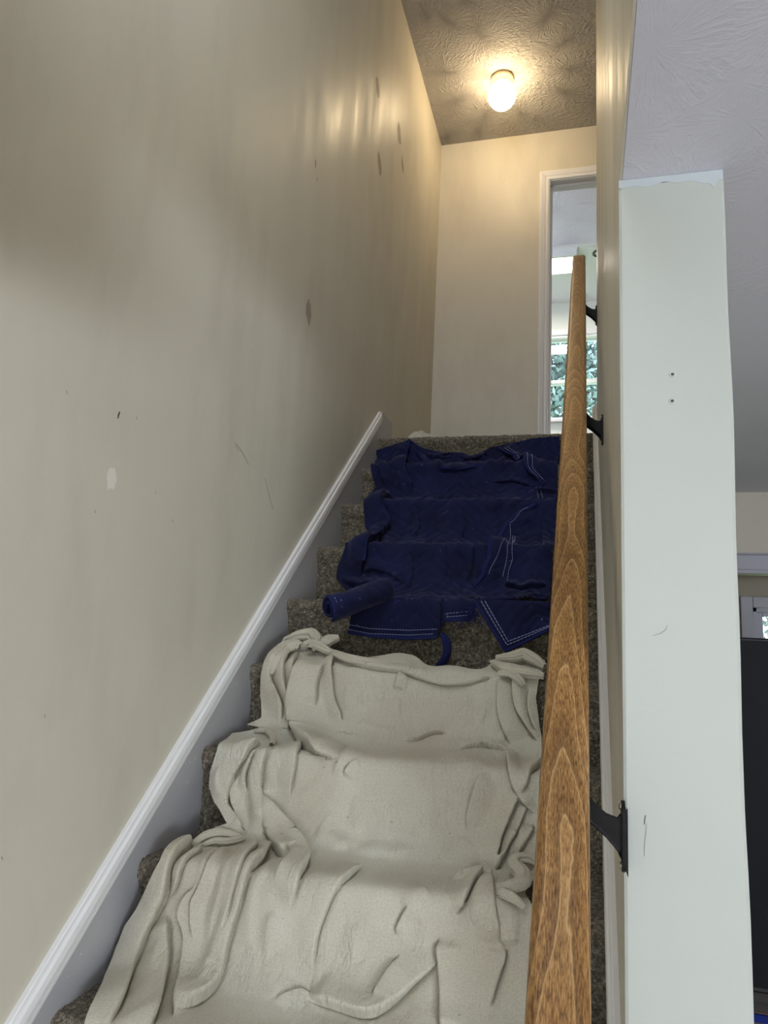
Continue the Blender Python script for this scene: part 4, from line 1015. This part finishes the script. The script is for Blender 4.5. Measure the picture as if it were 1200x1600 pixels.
def gather_tube(name, pts, r0, mat, parent, seed, nth=72, flat=0.8, lobes=(3, 5, 9)):
    """a gathered rope of cloth: swept tube with lengthwise creases that twist along it"""
    r_ = np.random.default_rng(seed)
    P = np.array(pts, float); d = np.r_[0, np.cumsum(np.linalg.norm(np.diff(P, axis=0), axis=1))]
    n = max(14, int(d[-1]/0.004)); tt = np.linspace(0, d[-1], n)
    Q = np.stack([np.interp(tt, d, P[:, i]) for i in range(3)], -1)
    for _ in range(8): Q[1:-1] = 0.25*Q[:-2] + 0.5*Q[1:-1] + 0.25*Q[2:]
    th = np.linspace(0, 2*np.pi, nth + 1)
    V = np.zeros((n, nth + 1, 3)); ph = r_.uniform(0, 6.28, 8); tw = r_.uniform(-6, 6, 8)
    up = np.array((0.0, -0.55, 0.83))
    UV = np.zeros((n, nth+1, 2))
    for i in range(n):
        t = Q[min(i+1, n-1)] - Q[max(i-1, 0)]; t /= np.linalg.norm(t) + 1e-9
        sd = np.cross(t, up); sd /= np.linalg.norm(sd) + 1e-9; un = np.cross(sd, t)
        u = i/(n-1)
        env = 0.35 + 0.65*(np.sin(np.pi*min(max(u, 0.04), 0.96))**0.5)
        cus = lambda k, p, w: np.abs(np.sin(0.5*k*th + p + w*u))**0.7
        r = r0*env*(0.52 + 0.34*cus(lobes[0], ph[0], 0.35*tw[0]) + 0.24*cus(lobes[1], ph[1], 0.3*tw[1]) + 0.10*cus(lobes[2], ph[2], 0.3*tw[2])
                    + 0.08*np.sin(7*u + ph[3] + np.cos(th)))
        V[i] = Q[i] + np.outer(r*np.cos(th), sd) + np.outer(r*np.sin(th)*flat, un)
        UV[i, :, 0] = th*r0; UV[i, :, 1] = u*d[-1]
    return grid_obj(name, push_out(V, 0.005), mat, parent, True, UV)

def stitch_line(name, D, pts, mat, parent, r=0.0009, dash=0.0065, gap=0.0028, lift=0.0035):
    P = np.array(pts, float); d = np.r_[0, np.cumsum(np.linalg.norm(np.diff(P, axis=0), axis=1))]
    n = max(6, int(d[-1]/0.002)); tt = np.linspace(0, d[-1], n)
    X = np.interp(tt, d, P[:, 0]); S = np.interp(tt, d, P[:, 1])
    Q = push_out(D.at(X, S, lift), 0.012 if D.puff else 0.005)
    for _ in range(4): Q[1:-1] = 0.25*Q[:-2] + 0.5*Q[1:-1] + 0.25*Q[2:]
    mb = MB(); pr = circ(r, 5)
    c = np.r_[0, np.cumsum(np.linalg.norm(np.diff(Q, axis=0), axis=1))]
    a = 0.0
    while a < c[-1] - dash*0.5:
        u = np.linspace(a, min(a + dash, c[-1]), 4)
        q = [tuple(np.interp(v, c, Q[:, i]) for i in range(3)) for v in u]
        mb.sweep(q, pr, (0, -0.6, 0.8)); a += dash + gap
    o = mb.build(name, mat, parent); o['kind'] = 'stuff'
    return o

# ---- beige canvas drop cloth
canvas = empty('drop_cloth', (0, 0, 0), 'wrinkled beige canvas drop cloth covering the lower stair treads', 'drop cloth')
DC = Drape(canvas_path(), CANVAS_FOLDS, 0.060, 5, 0.0018)
sheet, XC, SCc = cloth_sheet('cloth', DC, CANVAS_LEFT, CANVAS_RIGHT, CANVAS_TOP, 1.62, 560, 860, MAT['canvas'], canvas, 0.005)
for i, (r_, pts) in enumerate(CANVAS_TUBES):
    gather_tube('gathered_fold', pts, r_*0.001, MAT['canvas'], canvas, 40 + i)
for pts in CANVAS_SEAMS:
    stitch_line('hem_stitching', DC, pts, MAT['canvas_thread'], canvas, 0.0009, 0.004, 0.0015)

# ---- navy quilted moving blanket
blanket = empty('moving_blanket', (0, 0, 0), 'navy blue quilted moving blanket with torn hem covering the upper stair treads', 'blanket')
DB = Drape(blanket_path(), BLANKET_FOLDS, 0.055, 9, 0.0022, 0.0056, 1.5)
bl, XB, SB = cloth_sheet('blanket', DB, BLANKET_LEFT, BLANKET_RIGHT, BLANKET_TOP, BLANKET_BOTTOM, 380, 620, MAT['quilt'], blanket, 0.012)
md = bl.modifiers.new('thickness', 'SOLIDIFY'); md.thickness = 0.006; md.offset = 1
for i, (r_, pts) in enumerate(BLANKET_TUBES):
    gather_tube('torn_binding' if i == 0 else 'hem_fold', pts, r_*0.001, MAT['binding_dull'] if i in (0, 1) else MAT['quilt'], blanket, 70 + i, 40, 0.8, (2, 4, 5))
for pts in BLANKET_BINDINGS:
    binding_line('edge_binding', DB, pts, MAT['binding_dull'], blanket)
for pts in BLANKET_SEAMS:
    stitch_line('hem_stitching', DB, pts, MAT['thread'], blanket)
# binding along the bottom hem
# corner rolled up at the lower left: a spiral of quilt with its binding at the open end
A, B_ = np.array((-0.575, 2.185, 1.838)), np.array((-0.722, 2.075, 1.768))
ax = (B_ - A)/np.linalg.norm(B_ - A); e1 = np.cross(ax, (0, 0.3, 1.0)); e1 /= np.linalg.norm(e1); e2 = np.cross(e1, ax)
nth, nl = 70, 40
th = np.linspace(0.3, 0.3 + 2*np.pi*1.75, nth); rad = 0.016 + 0.030*(th - th[0])/(th[-1] - th[0])
V = np.zeros((nl, nth, 3)); UV = np.zeros((nl, nth, 2))
for i, u in enumerate(np.linspace(0, 1, nl)):
    c = A + (B_ - A)*u
    sc = (0.72 + 0.34*u)*(1.0 + 0.08*math.sin(5*u + 0.5)) + 0.05*np.sin(3*th + 7*u)
    V[i] = c + np.outer(rad*sc*np.cos(th)*1.35, e1) + np.outer(rad*sc*np.sin(th)*0.80, e2)
    UV[i, :, 0] = th*0.035; UV[i, :, 1] = u*0.22
V = push_out(V, 0.012)
ro = grid_obj('rolled_corner', V, MAT['quilt'], blanket, True, UV)
md = ro.modifiers.new('thickness', 'SOLIDIFY'); md.thickness = 0.006
mb = MB(); mb.sweep([tuple(p) for p in V[-1][::2]], circ(0.0052, 8), tuple(ax)); mb.build('roll_binding', MAT['binding_dull'], blanket, True)
for off in (-3, -6):
    q = V[off]; mb = MB()
    out = [tuple(p + (p - (A + (B_-A)*((nl-1+off)/(nl-1))))*0.10) for p in q[30:]]
    for j in range(0, len(out) - 3, 3): mb.sweep(out[j:j+3], circ(0.0011, 5), tuple(ax))
    o = mb.build('roll_stitching', MAT['thread'], blanket); o['kind'] = 'stuff'
# frayed threads where the hem has torn
rf = np.random.default_rng(8); mb = MB()
for i in range(46):
    x = -0.335 + 0.05*rf.random(); z = 1.80 - 0.05*rf.random(); L_ = 0.012 + 0.03*rf.random()
    p = np.array((x, 2.155, z)); dr = rf.normal(0, 1, 3)*np.array((0.7, 0.25, 0.4)) + np.array((0.1, -0.25, -0.8)); dr /= np.linalg.norm(dr)
    cv = rf.normal(0, 0.25, 3)
    q = [tuple(p + dr*L_*t + cv*L_*t*t) for t in (0, .35, .7, 1)]
    mb.sweep(q, circ(0.0012, 4), (0.3, -0.6, 0.5))
o = mb.build('frayed_threads', MAT['binding_dull'], blanket); o['kind'] = 'stuff'
# hanging corner flap at the lower right with its binding and double stitching
FL = np.array([[-0.306, 2.168, 1.811], [-0.080, 2.172, 1.812], [-0.080, 2.168, 1.742], [-0.210, 2.160, 1.668]])
n = 60
V = np.zeros((n, n, 3)); UV = np.zeros((n, n, 2))
for i, v in enumerate(np.linspace(0, 1, n)):
    for j, u in enumerate(np.linspace(0, 1, n)):
        p = (FL[0]*(1-u) + FL[1]*u)*(1-v) + (FL[3]*(1-u) + FL[2]*u)*v
        hh = 0.010*math.sin(3.0*u + 2.0*v) + 0.006*math.sin(9*u*v + 1)
        V[i, j] = p + np.array((0, -0.014 - hh, 0)); UV[i, j] = (u*0.22, v*0.15)
fo = grid_obj('corner_flap', V[:, ::-1], MAT['quilt'], blanket, True, UV[:, ::-1])
md = fo.modifiers.new('thickness', 'SOLIDIFY'); md.thickness = 0.006
edge = [tuple(p) for p in V[:, 0]] + [tuple(p) for p in V[-1, :]]
mb = MB(); mb.sweep(edge[::2], circ(0.005, 8), (0, -1, 0)); mb.build('flap_binding', MAT['binding_dull'], blanket, True)
for k_ in (5, 8):
    pts = [V[i, k_] for i in range(2, n - k_)] + [V[n-1-k_, j] for j in range(k_, n-1)]
    pts = [tuple(p + np.array((0, -0.0075, 0))) for p in pts]
    mb = MB()
    for j in range(0, len(pts) - 3, 4): mb.sweep(pts[j:j+4], circ(0.0011, 5), (0, -1, 0))
    o = mb.build('flap_stitching', MAT['thread'], blanket); o['kind'] = 'stuff'
# lint and paint crumbs caught on the flap
rr_ = random.Random(4)
for (x, y, z, q) in ((-0.268, 2.143, 1.752, .006), (-0.215, 2.143, 1.735, .009), (-0.245, 2.143, 1.715, .004), (-0.205, 2.88, 2.31, .007)):
    vs = []; 
    for i in range(10):
        a = 2*math.pi*i/10; k_ = q*(0.7 + 0.5*rr_.random()); vs.append((x + 0.7*k_*math.cos(a), y - 0.004, z + k_*math.sin(a)))
    vs.append((x, y - 0.007, z)); vs.append((x, y + 0.002, z))
    fs = [(i, (i+1) % 10, 10) for i in range(10)] + [((i+1) % 10, i, 11) for i in range(10)]
    mesh_obj('lint_crumb', vs, fs, MAT['lint'], blanket, True)

# ---- things left on the upper landing
lump = empty('crumpled_rag', (-0.735, 3.26, ZTOP), 'small crumpled beige rag on the edge of the upper landing', 'rag')
n1, n2 = 34, 60
V = np.zeros((n1, n2 + 1, 3)); r_ = np.random.default_rng(2); ph = r_.uniform(0, 6, 6)
for i, u in enumerate(np.linspace(0, 1, n1)):
    for j, a in enumerate(np.linspace(0, 2*np.pi, n2 + 1)):
        R0 = math.sin(u*math.pi/2)
        q = 1 + 0.12*math.sin(5*a + ph[0] + 3*u) + 0.08*math.sin(9*a + ph[1] - 4*u)
        V[i, j] = (0.062*R0*q*math.cos(a), 0.05*R0*q*math.sin(a), 0.001 + 0.05*math.cos(u*math.pi/2)*(1 + 0.15*math.sin(3*a + ph[2])) + 0.005*math.sin(7*a + 9*u))
grid_obj('rag_cloth', V, MAT['canvas'], lump, True, np.stack([V[..., 0], V[..., 1]], -1))
strap = empty('black_strap', (-0.62, 3.25, ZTOP), 'short black strap lying on the edge of the upper landing', 'strap')
mb = MB(); q = [(-0.05 + 0.1*t, 0.012*math.sin(5*t), 0.010 + 0.010*math.sin(math.pi*t)) for t in np.linspace(0, 1, 14)]
mb.sweep(q, [(-0.011, -0.002), (0.011, -0.002), (0.011, 0.002), (-0.011, 0.002)]); mb.build('webbing', MAT['black'], strap)
mb = MB().box(-0.052, -0.030, -0.016, 0.016, 0.004, 0.016); mb.build('buckle', MAT['black'], strap, False, 0.002)
